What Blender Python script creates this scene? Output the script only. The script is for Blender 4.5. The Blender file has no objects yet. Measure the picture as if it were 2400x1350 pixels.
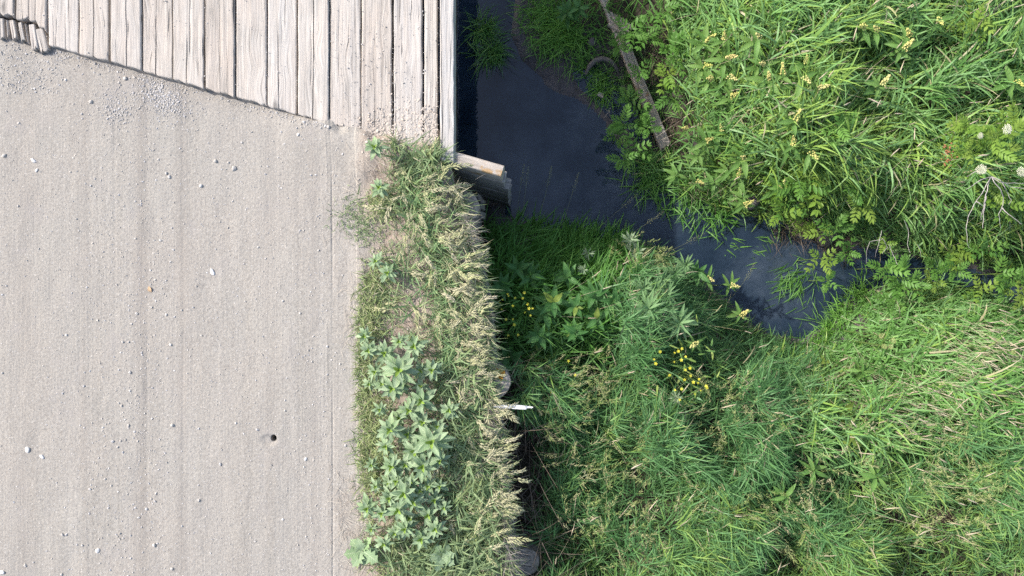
import bpy, math, random
import numpy as np
from mathutils import Vector, Matrix, Euler

# ------------------------------------------------------------------ camera, sky, sun, exposure
S = bpy.context.scene
COL = S.collection
CAM_H, MPP = 4.8, 0.0028           # camera height over the road, metres per photo pixel at road level
cam = bpy.data.cameras.new('camera')
cam.sensor_width = 36.0
cam.lens = 18.0 * CAM_H / (1200 * MPP)
cam.clip_start, cam.clip_end = 0.05, 200.0
cam_o = bpy.data.objects.new('camera', cam)
cam_o.location = (0, 0, CAM_H)
COL.objects.link(cam_o)
S.camera = cam_o

SUN_EL = math.radians(39)
SUN_TO = np.array([-0.92, 0.40])
SUN_TO = SUN_TO / np.linalg.norm(SUN_TO)
w = bpy.data.worlds.new('World')
S.world = w
w.use_nodes = True
nt = w.node_tree
bg = nt.nodes['Background']
sky = nt.nodes.new('ShaderNodeTexSky')
sky.sky_type = 'NISHITA'
sky.sun_disc = False
sky.sun_elevation = SUN_EL
sky.sun_rotation = math.atan2(SUN_TO[0], SUN_TO[1])
sky.air_density = 1.0
sky.dust_density = 3.0
sky.ozone_density = 0.6
nt.links.new(sky.outputs[0], bg.inputs[0])
bg.inputs[1].default_value = 0.15
sl = bpy.data.lights.new('sun', 'SUN')
sl.energy = 2.9
sl.angle = math.radians(0.9)
sl.color = (1.0, 0.955, 0.905)
so = bpy.data.objects.new('sun', sl)
d = Vector((-SUN_TO[0] * math.cos(SUN_EL), -SUN_TO[1] * math.cos(SUN_EL), -math.sin(SUN_EL)))
so.rotation_euler = d.to_track_quat('-Z', 'Y').to_euler()
so.location = (-6, 3, 6)
COL.objects.link(so)
S.view_settings.view_transform = 'Standard'
S.view_settings.look = 'None'
S.view_settings.gamma = 1.0
S.view_settings.use_curve_mapping = False
S.view_settings.exposure = 0.90
S.render.engine = 'CYCLES'
S.cycles.max_bounces = 6
S.cycles.transparent_max_bounces = 8
S.cycles.use_denoising = False

RNG = np.random.default_rng(11)
R = random.Random(5)

# ------------------------------------------------------------------ numbers
def smooth(a, b, x):
    t = np.clip((np.asarray(x, float) - a) / (b - a), 0, 1)
    return t * t * (3 - 2 * t)

_lat = np.random.default_rng(3).random((256, 256))
def vnoise(x, y):
    x = np.asarray(x, float); y = np.asarray(y, float)
    xi = np.floor(x).astype(int); yi = np.floor(y).astype(int)
    fx = x - xi; fy = y - yi
    fx = fx * fx * (3 - 2 * fx); fy = fy * fy * (3 - 2 * fy)
    g = lambda i, j: _lat[i % 256, j % 256]
    return (g(xi, yi) * (1 - fx) * (1 - fy) + g(xi + 1, yi) * fx * (1 - fy) + g(xi, yi + 1) * (1 - fx) * fy + g(xi + 1, yi + 1) * fx * fy) * 2 - 1
def fbm(x, y, o=4):
    s, a = 0, 1.0
    for k in range(o):
        s = s + a * vnoise(x * 2 ** k + 17.3 * k, y * 2 ** k + 5.1 * k); a *= 0.5
    return s

def W(px, py, z=0.0):
    """photo pixel at height z -> world x, y"""
    k = MPP * (CAM_H - z) / CAM_H
    return (px - 1200) * k, (675 - py) * k
def PX(x, y, z):
    k = MPP * (CAM_H - z) / CAM_H
    return x / k + 1200, 675 - y / k

WATER = -1.5
AX0, AY0 = W(130, 112); AX1, AY1 = W(1035, 365)
ASL = (AY1 - AY0) / (AX1 - AX0)
def abut_y(x):                      # line of the plank ends / abutment
    return AY0 + ASL * (np.asarray(x, float) - AX0)

WL = np.array([W(*p) for p in [(1056, 372), (1068, 440), (1078, 500), (1108, 590), (1128, 680), (1138, 780), (1146, 880), (1152, 960), (1162, 1060), (1172, 1160), (1184, 1260), (1196, 1360), (1230, 1700), (1300, 3900)]])
def wall_x(y):                      # top edge of the retained verge
    return np.interp(-np.asarray(y, float), -WL[:, 1], WL[:, 0])

SP = [(1183, 505), (1290, 545), (1440, 560), (1530, 590), (1600, 650), (1690, 718), (1735, 768), (1820, 806), (1885, 816), (1945, 775), (1980, 722), (2050, 674), (2200, 660), (2300, 690), (2420, 725), (2800, 740), (3600, 700),
      (3600, 640), (2800, 680), (2420, 670), (2300, 640), (2200, 600), (2060, 578), (1970, 548), (1890, 528), (1780, 508), (1690, 488), (1600, 455), (1520, 405), (1462, 345), (1412, 280), (1360, 232), (1290, 190), (1240, 125), (1218, 75), (1228, 30), (1225, -60), (1260, -300), (1300, -1200)]
POLY = np.array([W(px, py, WATER) for px, py in SP])
POLY = np.vstack([[W(1178, 402, -0.1)], POLY, [[0.4, 9.5], [-9.5, 9.5], [-9.5, float(abut_y(-9.5))]]])

def sdist(x, y):
    """signed distance to the stream outline, positive outside"""
    x = np.asarray(x, float).ravel(); y = np.asarray(y, float).ravel()
    best = np.full(x.shape, 1e9); inside = np.zeros(x.shape, bool)
    for a, b in zip(POLY, np.roll(POLY, -1, 0)):
        ex, ey = b - a
        t = np.clip(((x - a[0]) * ex + (y - a[1]) * ey) / (ex * ex + ey * ey + 1e-12), 0, 1)
        best = np.minimum(best, (x - a[0] - t * ex) ** 2 + (y - a[1] - t * ey) ** 2)
        c = (a[1] > y) != (b[1] > y)
        with np.errstate(divide='ignore', invalid='ignore'):
            inside ^= c & (x < (b[0] - a[0]) * (y - a[1]) / (b[1] - a[1] + 1e-15) + a[0])
    return np.where(inside, -1, 1) * np.sqrt(best)

def ground_raw(x, y):
    s = np.asarray(x, float).shape
    x = np.asarray(x, float).ravel(); y = np.asarray(y, float).ravel()
    sd = sdist(x, y)
    n = fbm(x * 1.3, y * 1.3) * 0.06 + fbm(x * 6, y * 6, 3) * 0.02
    up = (y > -0.4 + 0.02 * x)
    shelf = smooth(1.95, 1.35, x) * smooth(0.6, 1.0, y)           # flat mud shelf on the far side near the bridge
    wid = 0.55 + 0.75 * shelf
    high = np.where(up, 0.72, 0.62 + 0.25 * smooth(-0.3, -1.8, y))
    h = WATER + 0.015 + high * smooth(0, 1, sd / wid) ** (1 + 0.8 * shelf) + n * smooth(-0.05, 0.3, sd)
    h = np.where(sd < 0, WATER + 0.012 - 0.30 * smooth(0, 0.45, -sd) + 0.35 * n, h)
    return h.reshape(s)

GX = np.concatenate([np.linspace(-10, -1.0, 24)[:-1], np.linspace(-1.0, 6.4, 289)[:-1], np.linspace(6.4, 10, 12)])
GY = np.concatenate([np.linspace(-10, -3.0, 24)[:-1], np.linspace(-3.0, 3.0, 241)[:-1], np.linspace(3.0, 10, 24)])
_gx, _gy = np.meshgrid(GX, GY)
_G = ground_raw(_gx, _gy)
_LX = np.linspace(-1.2, 6.8, 401); _LY = np.linspace(-4.0, 4.0, 401)
_a, _b = np.meshgrid(_LX, _LY)
_L = ground_raw(_a, _b)
_LS = sdist(_a, _b).reshape(_a.shape)
def _look(T, x, y):
    u = np.clip((np.asarray(x, float) + 1.2) / 8.0 * 400, 0, 399.999); v = np.clip((np.asarray(y, float) + 4.0) / 8.0 * 400, 0, 399.999)
    i = v.astype(int); j = u.astype(int); fu = u - j; fv = v - i
    return T[i, j] * (1 - fu) * (1 - fv) + T[i, j + 1] * fu * (1 - fv) + T[i + 1, j] * (1 - fu) * fv + T[i + 1, j + 1] * fu * fv
def ground(x, y): return _look(_L, x, y)
def bank_sd(x, y): return _look(_LS, x, y)

HOLE = W(641, 1027)
DECK = 0.045
def road_h(x, y):
    x = np.asarray(x, float); y = np.asarray(y, float)
    h = fbm(x * 0.9, y * 0.5, 3) * 0.008 + fbm(x * 9, y * 5, 3) * 0.0022
    wob = 0.006 * vnoise(y * 1.7, x * 0 + 3.0)
    for px, dep, wd in ((780, 0.0042, 0.006), (752, 0.0014, 0.006), (741, 0.0014, 0.005), (345, 0.003, 0.012), (702, 0.0018, 0.006), (430, 0.0018, 0.006), (270, 0.0015, 0.006), (187, 0.0016, 0.006), (210, 0.0016, 0.006), (768, -0.0012, 0.008), (792, -0.0012, 0.01)):
        gx = (px - 1200) * MPP
        h = h - dep * np.exp(-((x - gx + wob) / wd) ** 2) * np.clip(0.55 + 0.75 * vnoise(y * 2.3, x * 0 + px) + 0.3 * vnoise(y * 9, x * 0 + px), 0.05, 1.3)
    # verge: a little lumpy, sinking to the retained edge
    vx = (840 - 1200) * MPP
    m = smooth(vx - 0.1, vx + 0.12, x)
    e = wall_x(y) - x
    h = h + m * (0.018 * fbm(x * 5, y * 5, 3) + 0.01) - 0.05 * smooth(0.10, 0.0, e)
    # dirt heaped on the plank ends
    a = y - abut_y(x)
    k = smooth(-1.75, -1.1, x)
    h = h + k * (DECK + 0.012) * smooth(-0.35, -0.02, a) - k * 0.05 * smooth(-0.03, 0.05, a + 0.03 * fbm(x * 9, y * 9, 2))
    h = np.where(a > 0.02, h - 0.1 * (1 - k) * smooth(0.02, 0.05, a), h)
    h = h - 0.012 * (1 - k) * smooth(-0.09, -0.01, a)
    # burrow hole
    r = np.hypot((x - HOLE[0]) / 0.9, y - HOLE[1])
    h = h - 0.14 * smooth(0.024, 0.012, r) - 0.010 * smooth(0.07, 0.02, np.hypot(x - HOLE[0] + 0.03, (y - HOLE[1] + 0.012) * 1.4))
    return h

# ------------------------------------------------------------------ materials
def mat(name):
    m = bpy.data.materials.new(name); m.use_nodes = True
    t = m.node_tree; t.nodes.clear()
    return m, t, (lambda k, **kw: node(t, k, **kw)), t.links.new
def node(t, kind, **kw):
    n = t.nodes.new(kind)
    for k, v in kw.items():
        if k.startswith('i_'):
            key = k[2:]
            n.inputs[int(key) if key.isdigit() else key.replace('_', ' ')].default_value = v
        else:
            setattr(n, k, v)
    return n
def ramp(t, fac, stops):
    r = t.nodes.new('ShaderNodeValToRGB')
    el = r.color_ramp.elements
    el[0].position, el[0].color = stops[0][0], (*stops[0][1], 1)
    el[1].position, el[1].color = stops[-1][0], (*stops[-1][1], 1)
    for p, c in stops[1:-1]:
        e = el.new(p); e.color = (*c, 1)
    t.links.new(fac, r.inputs[0])
    return r.outputs[0]
def mixc(t, fac, a, b, mode='MIX'):
    n = t.nodes.new('ShaderNodeMix'); n.data_type = 'RGBA'; n.blend_type = mode
    for v, i in ((fac, 0), (a, 6), (b, 7)):
        if hasattr(v, 'is_linked'): t.links.new(v, n.inputs[i])
        else: n.inputs[i].default_value = v if i == 0 else (*v, 1)
    return n.outputs[2]
def coords(t, scale=(1, 1, 1), kind='Object', src=None):
    mp = t.nodes.new('ShaderNodeMapping'); mp.inputs['Scale'].default_value = scale
    if src is None:
        tc = t.nodes.new('ShaderNodeTexCoord'); src = tc.outputs[kind]
    t.links.new(src, mp.inputs[0])
    return mp.outputs[0]
def noise(t, vec, scale, detail=4, rough=0.55):
    n = t.nodes.new('ShaderNodeTexNoise'); n.inputs['Scale'].default_value = scale
    n.inputs['Detail'].default_value = detail; n.inputs['Roughness'].default_value = rough
    t.links.new(vec, n.inputs['Vector'])
    return n.outputs[0]
def math_(t, op, a, b=None, c=None):
    n = t.nodes.new('ShaderNodeMath'); n.operation = op
    for i, v in enumerate((a, b, c)):
        if v is None: continue
        if hasattr(v, 'is_linked'): t.links.new(v, n.inputs[i])
        else: n.inputs[i].default_value = v
    return n.outputs[0]
def rng_(t, v, a, b, c=0.0, e=1.0):
    n = t.nodes.new('ShaderNodeMapRange'); t.links.new(v, n.inputs[0])
    for i, k in enumerate((a, b, c, e)): n.inputs[i + 1].default_value = k
    return n.outputs[0]
def finish(t, color, rough=0.8, height=None, strength=0.3, dist=0.01, spec=0.3, extra=None):
    b = t.nodes.new('ShaderNodeBsdfPrincipled'); o = t.nodes.new('ShaderNodeOutputMaterial')
    if hasattr(color, 'is_linked'): t.links.new(color, b.inputs['Base Color'])
    else: b.inputs['Base Color'].default_value = (*color, 1)
    if hasattr(rough, 'is_linked'): t.links.new(rough, b.inputs['Roughness'])
    else: b.inputs['Roughness'].default_value = rough
    b.inputs['Specular IOR Level'].default_value = spec
    if height is not None:
        bp = t.nodes.new('ShaderNodeBump'); bp.inputs['Strength'].default_value = strength; bp.inputs['Distance'].default_value = dist
        t.links.new(height, bp.inputs['Height']); t.links.new(bp.outputs[0], b.inputs['Normal'])
    t.links.new(b.outputs[0], o.inputs[0])
    return b, o

def m_road():
    m, t, N, L = mat('dusty_dirt')
    v = coords(t)
    big = noise(t, v, 1.1, 3)
    streak = noise(t, coords(t, (9, 0.35, 1)), 1.0, 6, 0.65)
    fine = noise(t, coords(t, (60, 1.2, 1)), 1.0, 4, 0.7)
    grit = noise(t, v, 75, 5, 0.75)
    spk = N('ShaderNodeTexVoronoi', i_Scale=62.0, i_Randomness=1.0); L(v, spk.inputs['Vector'])
    c = ramp(t, streak, [(0.32, (0.222, 0.209, 0.182)), (0.5, (0.292, 0.278, 0.248)), (0.68, (0.330, 0.315, 0.284))])
    c = mixc(t, rng_(t, big, 0.35, 0.7), c, (0.298, 0.270, 0.236))
    c = mixc(t, rng_(t, fine, 0.3, 0.7, 0, 0.5), c, (0.225, 0.208, 0.190))
    c = mixc(t, rng_(t, grit, 0.38, 0.68, 0, 0.75), c, (0.402, 0.380, 0.342))
    c = mixc(t, rng_(t, grit, 0.50, 0.30, 0, 0.6), c, (0.235, 0.215, 0.195))
    bx = N('ShaderNodeSeparateXYZ'); L(v, bx.inputs[0])
    for pos, wd, am in ((-2.43, 0.085, 0.55), (-2.16, 0.05, 0.40), (-2.80, 0.05, 0.28), (-1.30, 0.05, 0.35), (-1.60, 0.05, 0.2), (-3.2, 0.10, 0.3)):
        bd = math_(t, 'ABSOLUTE', math_(t, 'SUBTRACT', math_(t, 'ADD', bx.outputs[0], math_(t, 'MULTIPLY', math_(t, 'SUBTRACT', noise(t, coords(t, (14, 0.8, 1)), 1.0, 4, 0.6), 0.5), 0.10)), pos))
        c = mixc(t, math_(t, 'MULTIPLY', rng_(t, bd, wd, 0.0, 0, am), rng_(t, noise(t, coords(t, (3, 1.2, 1)), 1.0, 3), 0.35, 0.6, 0.4, 1)), c, (0.228, 0.206, 0.184))
    # bluish gravelly film and grey patches
    c = mixc(t, rng_(t, noise(t, v, 3.3, 5, 0.7), 0.56, 0.72, 0, 0.6), c, (0.30, 0.280, 0.262))
    # pale stone flecks and dark grains
    cell = N('ShaderNodeSeparateColor'); L(spk.outputs['Color'], cell.inputs[0])
    fl = math_(t, 'MULTIPLY', math_(t, 'GREATER_THAN', cell.outputs[0], 0.90), math_(t, 'LESS_THAN', spk.outputs['Distance'], 0.30))
    c = mixc(t, math_(t, 'MULTIPLY', fl, 0.55), c, (0.50, 0.48, 0.45))
    dk = math_(t, 'MULTIPLY', math_(t, 'LESS_THAN', cell.outputs[0], 0.06), math_(t, 'LESS_THAN', spk.outputs['Distance'], 0.28))
    c = mixc(t, math_(t, 'MULTIPLY', dk, 0.5), c, (0.17, 0.155, 0.14))
    # the verge is pinker, finer soil
    sx = N('ShaderNodeSeparateXYZ'); L(v, sx.inputs[0])
    wx = math_(t, 'ADD', sx.outputs[0], math_(t, 'MULTIPLY', math_(t, 'SUBTRACT', noise(t, v, 3.0, 4), 0.5), 0.35))
    c = mixc(t, rng_(t, wx, -1.02, -0.86), c, mixc(t, rng_(t, noise(t, v, 14, 5, 0.7), 0.3, 0.7), (0.25, 0.195, 0.155), (0.37, 0.31, 0.255)))
    hgt = math_(t, 'ADD', math_(t, 'MULTIPLY', grit, 0.55), math_(t, 'ADD', math_(t, 'MULTIPLY', noise(t, v, 48, 4, 0.6), 0.9), math_(t, 'ADD', math_(t, 'MULTIPLY', fine, 0.5), math_(t, 'MULTIPLY', fl, 0.5))))
    finish(t, c, 0.95, hgt, 0.55, 0.008, 0.15)
    return m

def m_ground():
    m, t, N, L = mat('creek_mud')
    v = coords(t)
    sx = N('ShaderNodeSeparateXYZ'); L(v, sx.inputs[0])
    wet = rng_(t, math_(t, 'ADD', sx.outputs[2], math_(t, 'MULTIPLY', math_(t, 'SUBTRACT', noise(t, v, 6, 4), 0.5), 0.10)), -1.46, -1.30)
    n = noise(t, v, 9, 6, 0.65)
    dry = ramp(t, n, [(0.3, (0.028, 0.024, 0.016)), (0.55, (0.055, 0.046, 0.032)), (0.75, (0.09, 0.074, 0.052))])
    mud = ramp(t, n, [(0.3, (0.055, 0.049, 0.050)), (0.7, (0.115, 0.104, 0.106))])
    c = mixc(t, wet, mud, dry)
    r = rng_(t, wet, 0, 1, 0.35, 0.9)
    finish(t, c, r, noise(t, v, 35, 6, 0.65), 0.7, 0.03, 0.4)
    return m

def m_water():
    m, t, N, L = mat('creek_water')
    v = coords(t)
    b = N('ShaderNodeBump', i_Strength=0.05, i_Distance=0.02)
    L(noise(t, coords(t, (5, 8, 1)), 1.6, 3), b.inputs['Height'])
    fr = N('ShaderNodeFresnel', i_IOR=1.50); L(b.outputs[0], fr.inputs[1])
    gl = N('ShaderNodeBsdfGlossy', i_Roughness=0.015); L(b.outputs[0], gl.inputs['Normal'])
    murk_sheen = N('ShaderNodeBsdfDiffuse'); L(ramp(t, noise(t, v, 1.5, 6, 0.66), [(0.33, (0.010, 0.024, 0.042)), (0.5, (0.030, 0.052, 0.082)), (0.65, (0.074, 0.104, 0.144))]), murk_sheen.inputs[0])  # murky water with a cloudy blue sky sheen painted into its colour
    tr = N('ShaderNodeBsdfTransparent'); tr.inputs[0].default_value = (0.55, 0.54, 0.50, 1)
    mx = N('ShaderNodeMixShader', i_0=0.58); L(tr.outputs[0], mx.inputs[1]); L(murk_sheen.outputs[0], mx.inputs[2])
    m2 = N('ShaderNodeMixShader'); L(fr.outputs[0], m2.inputs[0]); L(mx.outputs[0], m2.inputs[1]); L(gl.outputs[0], m2.inputs[2])
    o = N('ShaderNodeOutputMaterial'); L(m2.outputs[0], o.inputs[0])
    return m

def m_wood(name, a, b, rough_scale=1.0, axis=1, stain=None, mossy=0.0, bump=0.6):
    m, t, N, L = mat(name)
    oi = N('ShaderNodeObjectInfo')
    tc = N('ShaderNodeTexCoord')
    off = N('ShaderNodeVectorMath', operation='MULTIPLY_ADD'); off.inputs[1].default_value = (1, 1, 1)
    cmb = N('ShaderNodeCombineXYZ')
    L(math_(t, 'MULTIPLY', oi.outputs['Random'], 37.0), cmb.inputs[0]); L(math_(t, 'MULTIPLY', oi.outputs['Random'], 91.0), cmb.inputs[1])
    L(tc.outputs['Object'], off.inputs[0]); L(cmb.outputs[0], off.inputs[2])
    src = off.outputs[0]
    sc = lambda cross, along: (along, cross, cross) if axis == 0 else (cross, along, cross)
    # knots bend the grain
    kn = N('ShaderNodeTexVoronoi', i_Scale=1.0, i_Randomness=1.0); L(coords(t, sc(7.0, 2.6), src=src), kn.inputs['Vector'])
    bend = N('ShaderNodeVectorMath', operation='ADD')
    kb = N('ShaderNodeCombineXYZ'); L(rng_(t, kn.outputs['Distance'], 0.0, 0.42, 0.035, 0.0), kb.inputs[0 if axis else 1])
    L(src, bend.inputs[0]); L(kb.outputs[0], bend.inputs[1])
    g1 = noise(t, coords(t, sc(70, 1.4), src=bend.outputs[0]), 1.0, 7, 0.7)
    g2 = noise(t, coords(t, sc(210, 5.0), src=bend.outputs[0]), 1.0, 4, 0.65)
    bl = noise(t, coords(t, sc(7, 3), src=src), 1.0, 4, 0.6)
    c = mixc(t, rng_(t, g1, 0.38, 0.56), tuple(x * 0.9 for x in b), a)
    c = mixc(t, rng_(t, g2, 0.50, 0.26, 0, 0.75), c, tuple(x * 0.52 for x in b))
    c = mixc(t, rng_(t, bl, 0.35, 0.7, 0, 0.55), c, tuple(min(1, x * y) for x, y in zip(a, (1.06, 0.98, 0.93))))
    tint = ramp(t, oi.outputs['Random'], [(0.0, (0.98, 0.955, 0.925)), (0.35, (1.03, 1.03, 1.03)), (0.7, (0.94, 0.905, 0.87)), (1.0, (1.06, 1.055, 1.04))])
    c = mixc(t, 1.0, c, tint, 'MULTIPLY')
    knm = math_(t, 'MULTIPLY', rng_(t, kn.outputs['Distance'], 0.16, 0.05), math_(t, 'GREATER_THAN', noise(t, coords(t, sc(3, 1.3), src=src), 1.0, 1), 0.52))
    c = mixc(t, math_(t, 'MULTIPLY', knm, 0.75), c, tuple(x * 0.42 for x in b))
    crk = noise(t, coords(t, sc(52, 1.7), src=bend.outputs[0]), 1.0, 3, 0.55)
    cm = rng_(t, crk, 0.34, 0.29)
    c = mixc(t, math_(t, 'MULTIPLY', cm, 0.8), c, tuple(x * 0.25 for x in b))
    if stain:
        s = noise(t, coords(t, (9, 9, 9), src=src), 1.0, 3)
        c = mixc(t, rng_(t, s, 0.58, 0.66, 0, 0.8), c, stain)
    if mossy:
        c = mixc(t, rng_(t, noise(t, coords(t, (5, 5, 5), src=src), 1.0, 4), 0.45, 0.7, 0, mossy), c, (0.07, 0.08, 0.035))
    h = math_(t, 'SUBTRACT', math_(t, 'ADD', g1, math_(t, 'MULTIPLY', g2, 0.5)), math_(t, 'MULTIPLY', cm, 1.2))
    finish(t, c, 0.88, h, bump, 0.006, 0.2)
    return m

def m_endgrain():
    m, t, N, L = mat('weathered_end_grain')
    oi = N('ShaderNodeObjectInfo')
    tc = N('ShaderNodeTexCoord')
    dis = N('ShaderNodeVectorMath', operation='MULTIPLY_ADD')
    nz = N('ShaderNodeTexNoise', i_Scale=9.0, i_Detail=3.0); L(tc.outputs['Object'], nz.inputs['Vector'])
    L(nz.outputs['Color'], dis.inputs[0]); dis.inputs[1].default_value = (0.03, 0.03, 0); L(tc.outputs['Object'], dis.inputs[2])
    wv = N('ShaderNodeTexWave', wave_type='RINGS', rings_direction='Z', i_Scale=11.0, i_Distortion=1.2, i_Detail=2.0)
    L(dis.outputs[0], wv.inputs[0])
    # radial checks
    gr = N('ShaderNodeTexGradient', gradient_type='RADIAL'); L(tc.outputs['Object'], gr.inputs[0])
    cx = N('ShaderNodeCombineXYZ'); L(math_(t, 'MULTIPLY', gr.outputs[0], 22.0), cx.inputs[0]); L(math_(t, 'MULTIPLY', oi.outputs['Random'], 50.0), cx.inputs[1])
    ck = noise(t, cx.outputs[0], 1.0, 2)
    c = mixc(t, wv.outputs['Fac'], (0.25, 0.222, 0.188), (0.335, 0.302, 0.262))
    c = mixc(t, rng_(t, noise(t, tc.outputs['Object'], 30, 5, 0.7), 0.3, 0.7, 0, 0.6), c, (0.38, 0.352, 0.315))
    cm = rng_(t, ck, 0.36, 0.30)
    c = mixc(t, cm, c, (0.04, 0.034, 0.028))
    finish(t, c, 0.92, math_(t, 'SUBTRACT', wv.outputs['Fac'], math_(t, 'MULTIPLY', cm, 2)), 0.5, 0.006, 0.15)
    return m

def m_leaf(name, cols, transl=0.25, vein=None, rough=0.5, by='random', tint=0.35, spec=0.35):
    """foliage; colour varies by object (by='random') or by a per-blade value stored on the mesh (by='attr')"""
    m, t, N, L = mat(name)
    cols = [(q[0] * 0.96, q[1], q[2] * 0.84) if q[1] > q[0] * 1.15 else q for q in cols]     # fresh greens, less chalky
    spec = spec * 0.5
    if by == 'random':
        oi = N('ShaderNodeObjectInfo'); f = oi.outputs['Random']
    else:
        at = N('ShaderNodeAttribute'); at.attribute_name = 'hue'; f = at.outputs['Fac']
    k = len(cols) - 1
    c = ramp(t, f, [(i / k, q) for i, q in enumerate(cols)])
    tc = N('ShaderNodeTexCoord')
    c = mixc(t, rng_(t, noise(t, tc.outputs['Object'], 14 if by == 'attr' else 4, 3), 0.3, 0.7, 0, 0.3), c, tuple(x * 0.72 for x in cols[0]))
    h = None
    if vein:
        sx = N('ShaderNodeSeparateXYZ'); L(tc.outputs['Object'], sx.inputs[0])
        ax = math_(t, 'ABSOLUTE', sx.outputs[0])
        c = mixc(t, rng_(t, ax, 0.020, 0.004, 0, 0.8), c, vein)
        sv = math_(t, 'SINE', math_(t, 'MULTIPLY', math_(t, 'SUBTRACT', sx.outputs[1], math_(t, 'MULTIPLY', ax, 0.9)), 55.0))
        c = mixc(t, rng_(t, sv, 0.75, 1.0, 0, 0.28), c, vein)
        h = sv
    b, o = finish(t, c, rough, h, 0.15, 0.004, spec)
    if transl:
        tr = N('ShaderNodeBsdfTranslucent')
        L(mixc(t, tint, c, (0.24, 0.38, 0.04)), tr.inputs[0])
        mx = N('ShaderNodeMixShader', i_0=transl)
        L(b.outputs[0], mx.inputs[1]); L(tr.outputs[0], mx.inputs[2]); L(mx.outputs[0], o.inputs[0])
    return m

def m_stone(name, cols, by='random'):
    m, t, N, L = mat(name)
    if by == 'random':
        oi = N('ShaderNodeObjectInfo'); f = oi.outputs['Random']
    else:
        at = N('ShaderNodeAttribute'); at.attribute_name = 'hue'; f = at.outputs['Fac']
    k = len(cols) - 1
    c = ramp(t, f, [(i / k, q) for i, q in enumerate(cols)])
    v = coords(t)
    c = mixc(t, rng_(t, noise(t, v, 60 if by == 'attr' else 3, 4, 0.7), 0.35, 0.7, 0, 0.4), c, tuple(x * 0.7 for x in cols[0]))
    finish(t, c, 0.85, noise(t, v, 8, 5), 0.3, 0.05, 0.25)
    return m

def m_plain(name, c, rough=0.7, var=0.25, scale=30):
    m, t, N, L = mat(name)
    v = coords(t)
    cc = mixc(t, rng_(t, noise(t, v, scale, 4), 0.3, 0.7, 0, 1), c, tuple(x * (1 - var) for x in c))
    finish(t, cc, rough, noise(t, v, scale * 2, 4), 0.25, 0.01, 0.3)
    return m

M = {}
M['road'] = m_road(); M['ground'] = m_ground(); M['water'] = m_water()
M['plank'] = m_wood('sun_bleached_plank', (0.470, 0.450, 0.420), (0.315, 0.295, 0.270))
M['beam'] = m_wood('grey_weathered_beam', (0.45, 0.445, 0.43), (0.32, 0.313, 0.30))
M['board'] = m_wood('grey_retaining_board', (0.38, 0.365, 0.345), (0.22, 0.21, 0.195), axis=0)
M['board_top'] = m_wood('pale_stained_board', (0.44, 0.415, 0.38), (0.30, 0.275, 0.25), axis=0, stain=(0.36, 0.225, 0.09))
M['dark_timber'] = m_wood('dark_brown_timber', (0.075, 0.06, 0.048), (0.035, 0.028, 0.022))  # very dark brown timber for stringers, abutment and lower verge boards
M['creek_plank'] = m_wood('grey_brown_creek_plank', (0.42, 0.385, 0.345), (0.27, 0.235, 0.205), stain=(0.20, 0.105, 0.06))
M['driftwood'] = m_wood('pale_driftwood', (0.17, 0.162, 0.152), (0.10, 0.095, 0.088))
M['post_side'] = m_wood('grey_post_side', (0.22, 0.205, 0.19), (0.12, 0.11, 0.10), axis=1)
M['end'] = m_endgrain()
M['lichen'] = m_plain('orange_lichen', (0.47, 0.25, 0.045), 0.9, 0.3, 60)
M['white_paint'] = m_plain('white_paint', (0.82, 0.81, 0.79), 0.6, 0.08, 18)
M['stone'] = m_stone('road_stone', [(0.42, 0.40, 0.38), (0.50, 0.47, 0.43), (0.56, 0.52, 0.47), (0.46, 0.45, 0.45), (0.66, 0.63, 0.59)])
M['quartz'] = m_stone('white_quartz', [(0.66, 0.65, 0.64), (0.74, 0.73, 0.72), (0.70, 0.68, 0.65)])
M['gravel'] = m_stone('loose_gravel', [(0.36, 0.34, 0.315), (0.44, 0.42, 0.39), (0.50, 0.475, 0.445), (0.44, 0.435, 0.445), (0.66, 0.645, 0.63)], 'attr')
M['clod'] = m_stone('dry_clod', [(0.44, 0.385, 0.33), (0.48, 0.425, 0.37), (0.52, 0.465, 0.41)], 'attr')
M['bank_rock'] = m_stone('wet_bank_rock', [(0.13, 0.12, 0.115), (0.19, 0.175, 0.165)])
GREENS = [(0.085, 0.200, 0.050), (0.120, 0.260, 0.075), (0.165, 0.325, 0.105), (0.200, 0.350, 0.160), (0.225, 0.360, 0.080), (0.290, 0.400, 0.105), (0.40, 0.36, 0.21), (0.46, 0.41, 0.29)]
M['grass'] = m_leaf('meadow_grass', GREENS, 0.20, None, 0.42, 'attr', spec=0.45)
FINE = [(0.062, 0.155, 0.058), (0.090, 0.205, 0.082), (0.125, 0.255, 0.118), (0.165, 0.290, 0.092), (0.225, 0.335, 0.085), (0.29, 0.36, 0.11), (0.37, 0.33, 0.20), (0.42, 0.36, 0.26)]
M['fine'] = m_leaf('fine_grass', FINE, 0.18, None, 0.45, 'attr', spec=0.4)
SHADY = [(0.070, 0.190, 0.042), (0.100, 0.245, 0.055), (0.135, 0.295, 0.075), (0.170, 0.335, 0.105), (0.180, 0.32, 0.15)]
M['shady'] = m_leaf('lush_bank_grass', SHADY, 0.25, None, 0.45, 'attr', spec=0.35)
M['sedge'] = m_leaf('sedge_blade', [(0.14, 0.32, 0.06), (0.17, 0.37, 0.075), (0.21, 0.42, 0.10), (0.24, 0.44, 0.14)], 0.30, None, 0.45, 'attr', spec=0.35)
M['verge'] = m_leaf('verge_grass', [(0.20, 0.275, 0.16), (0.255, 0.325, 0.195), (0.31, 0.365, 0.17), (0.36, 0.40, 0.20), (0.46, 0.41, 0.28), (0.54, 0.48, 0.36)], 0.25, None, 0.5, 'attr', tint=0.15)
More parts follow.
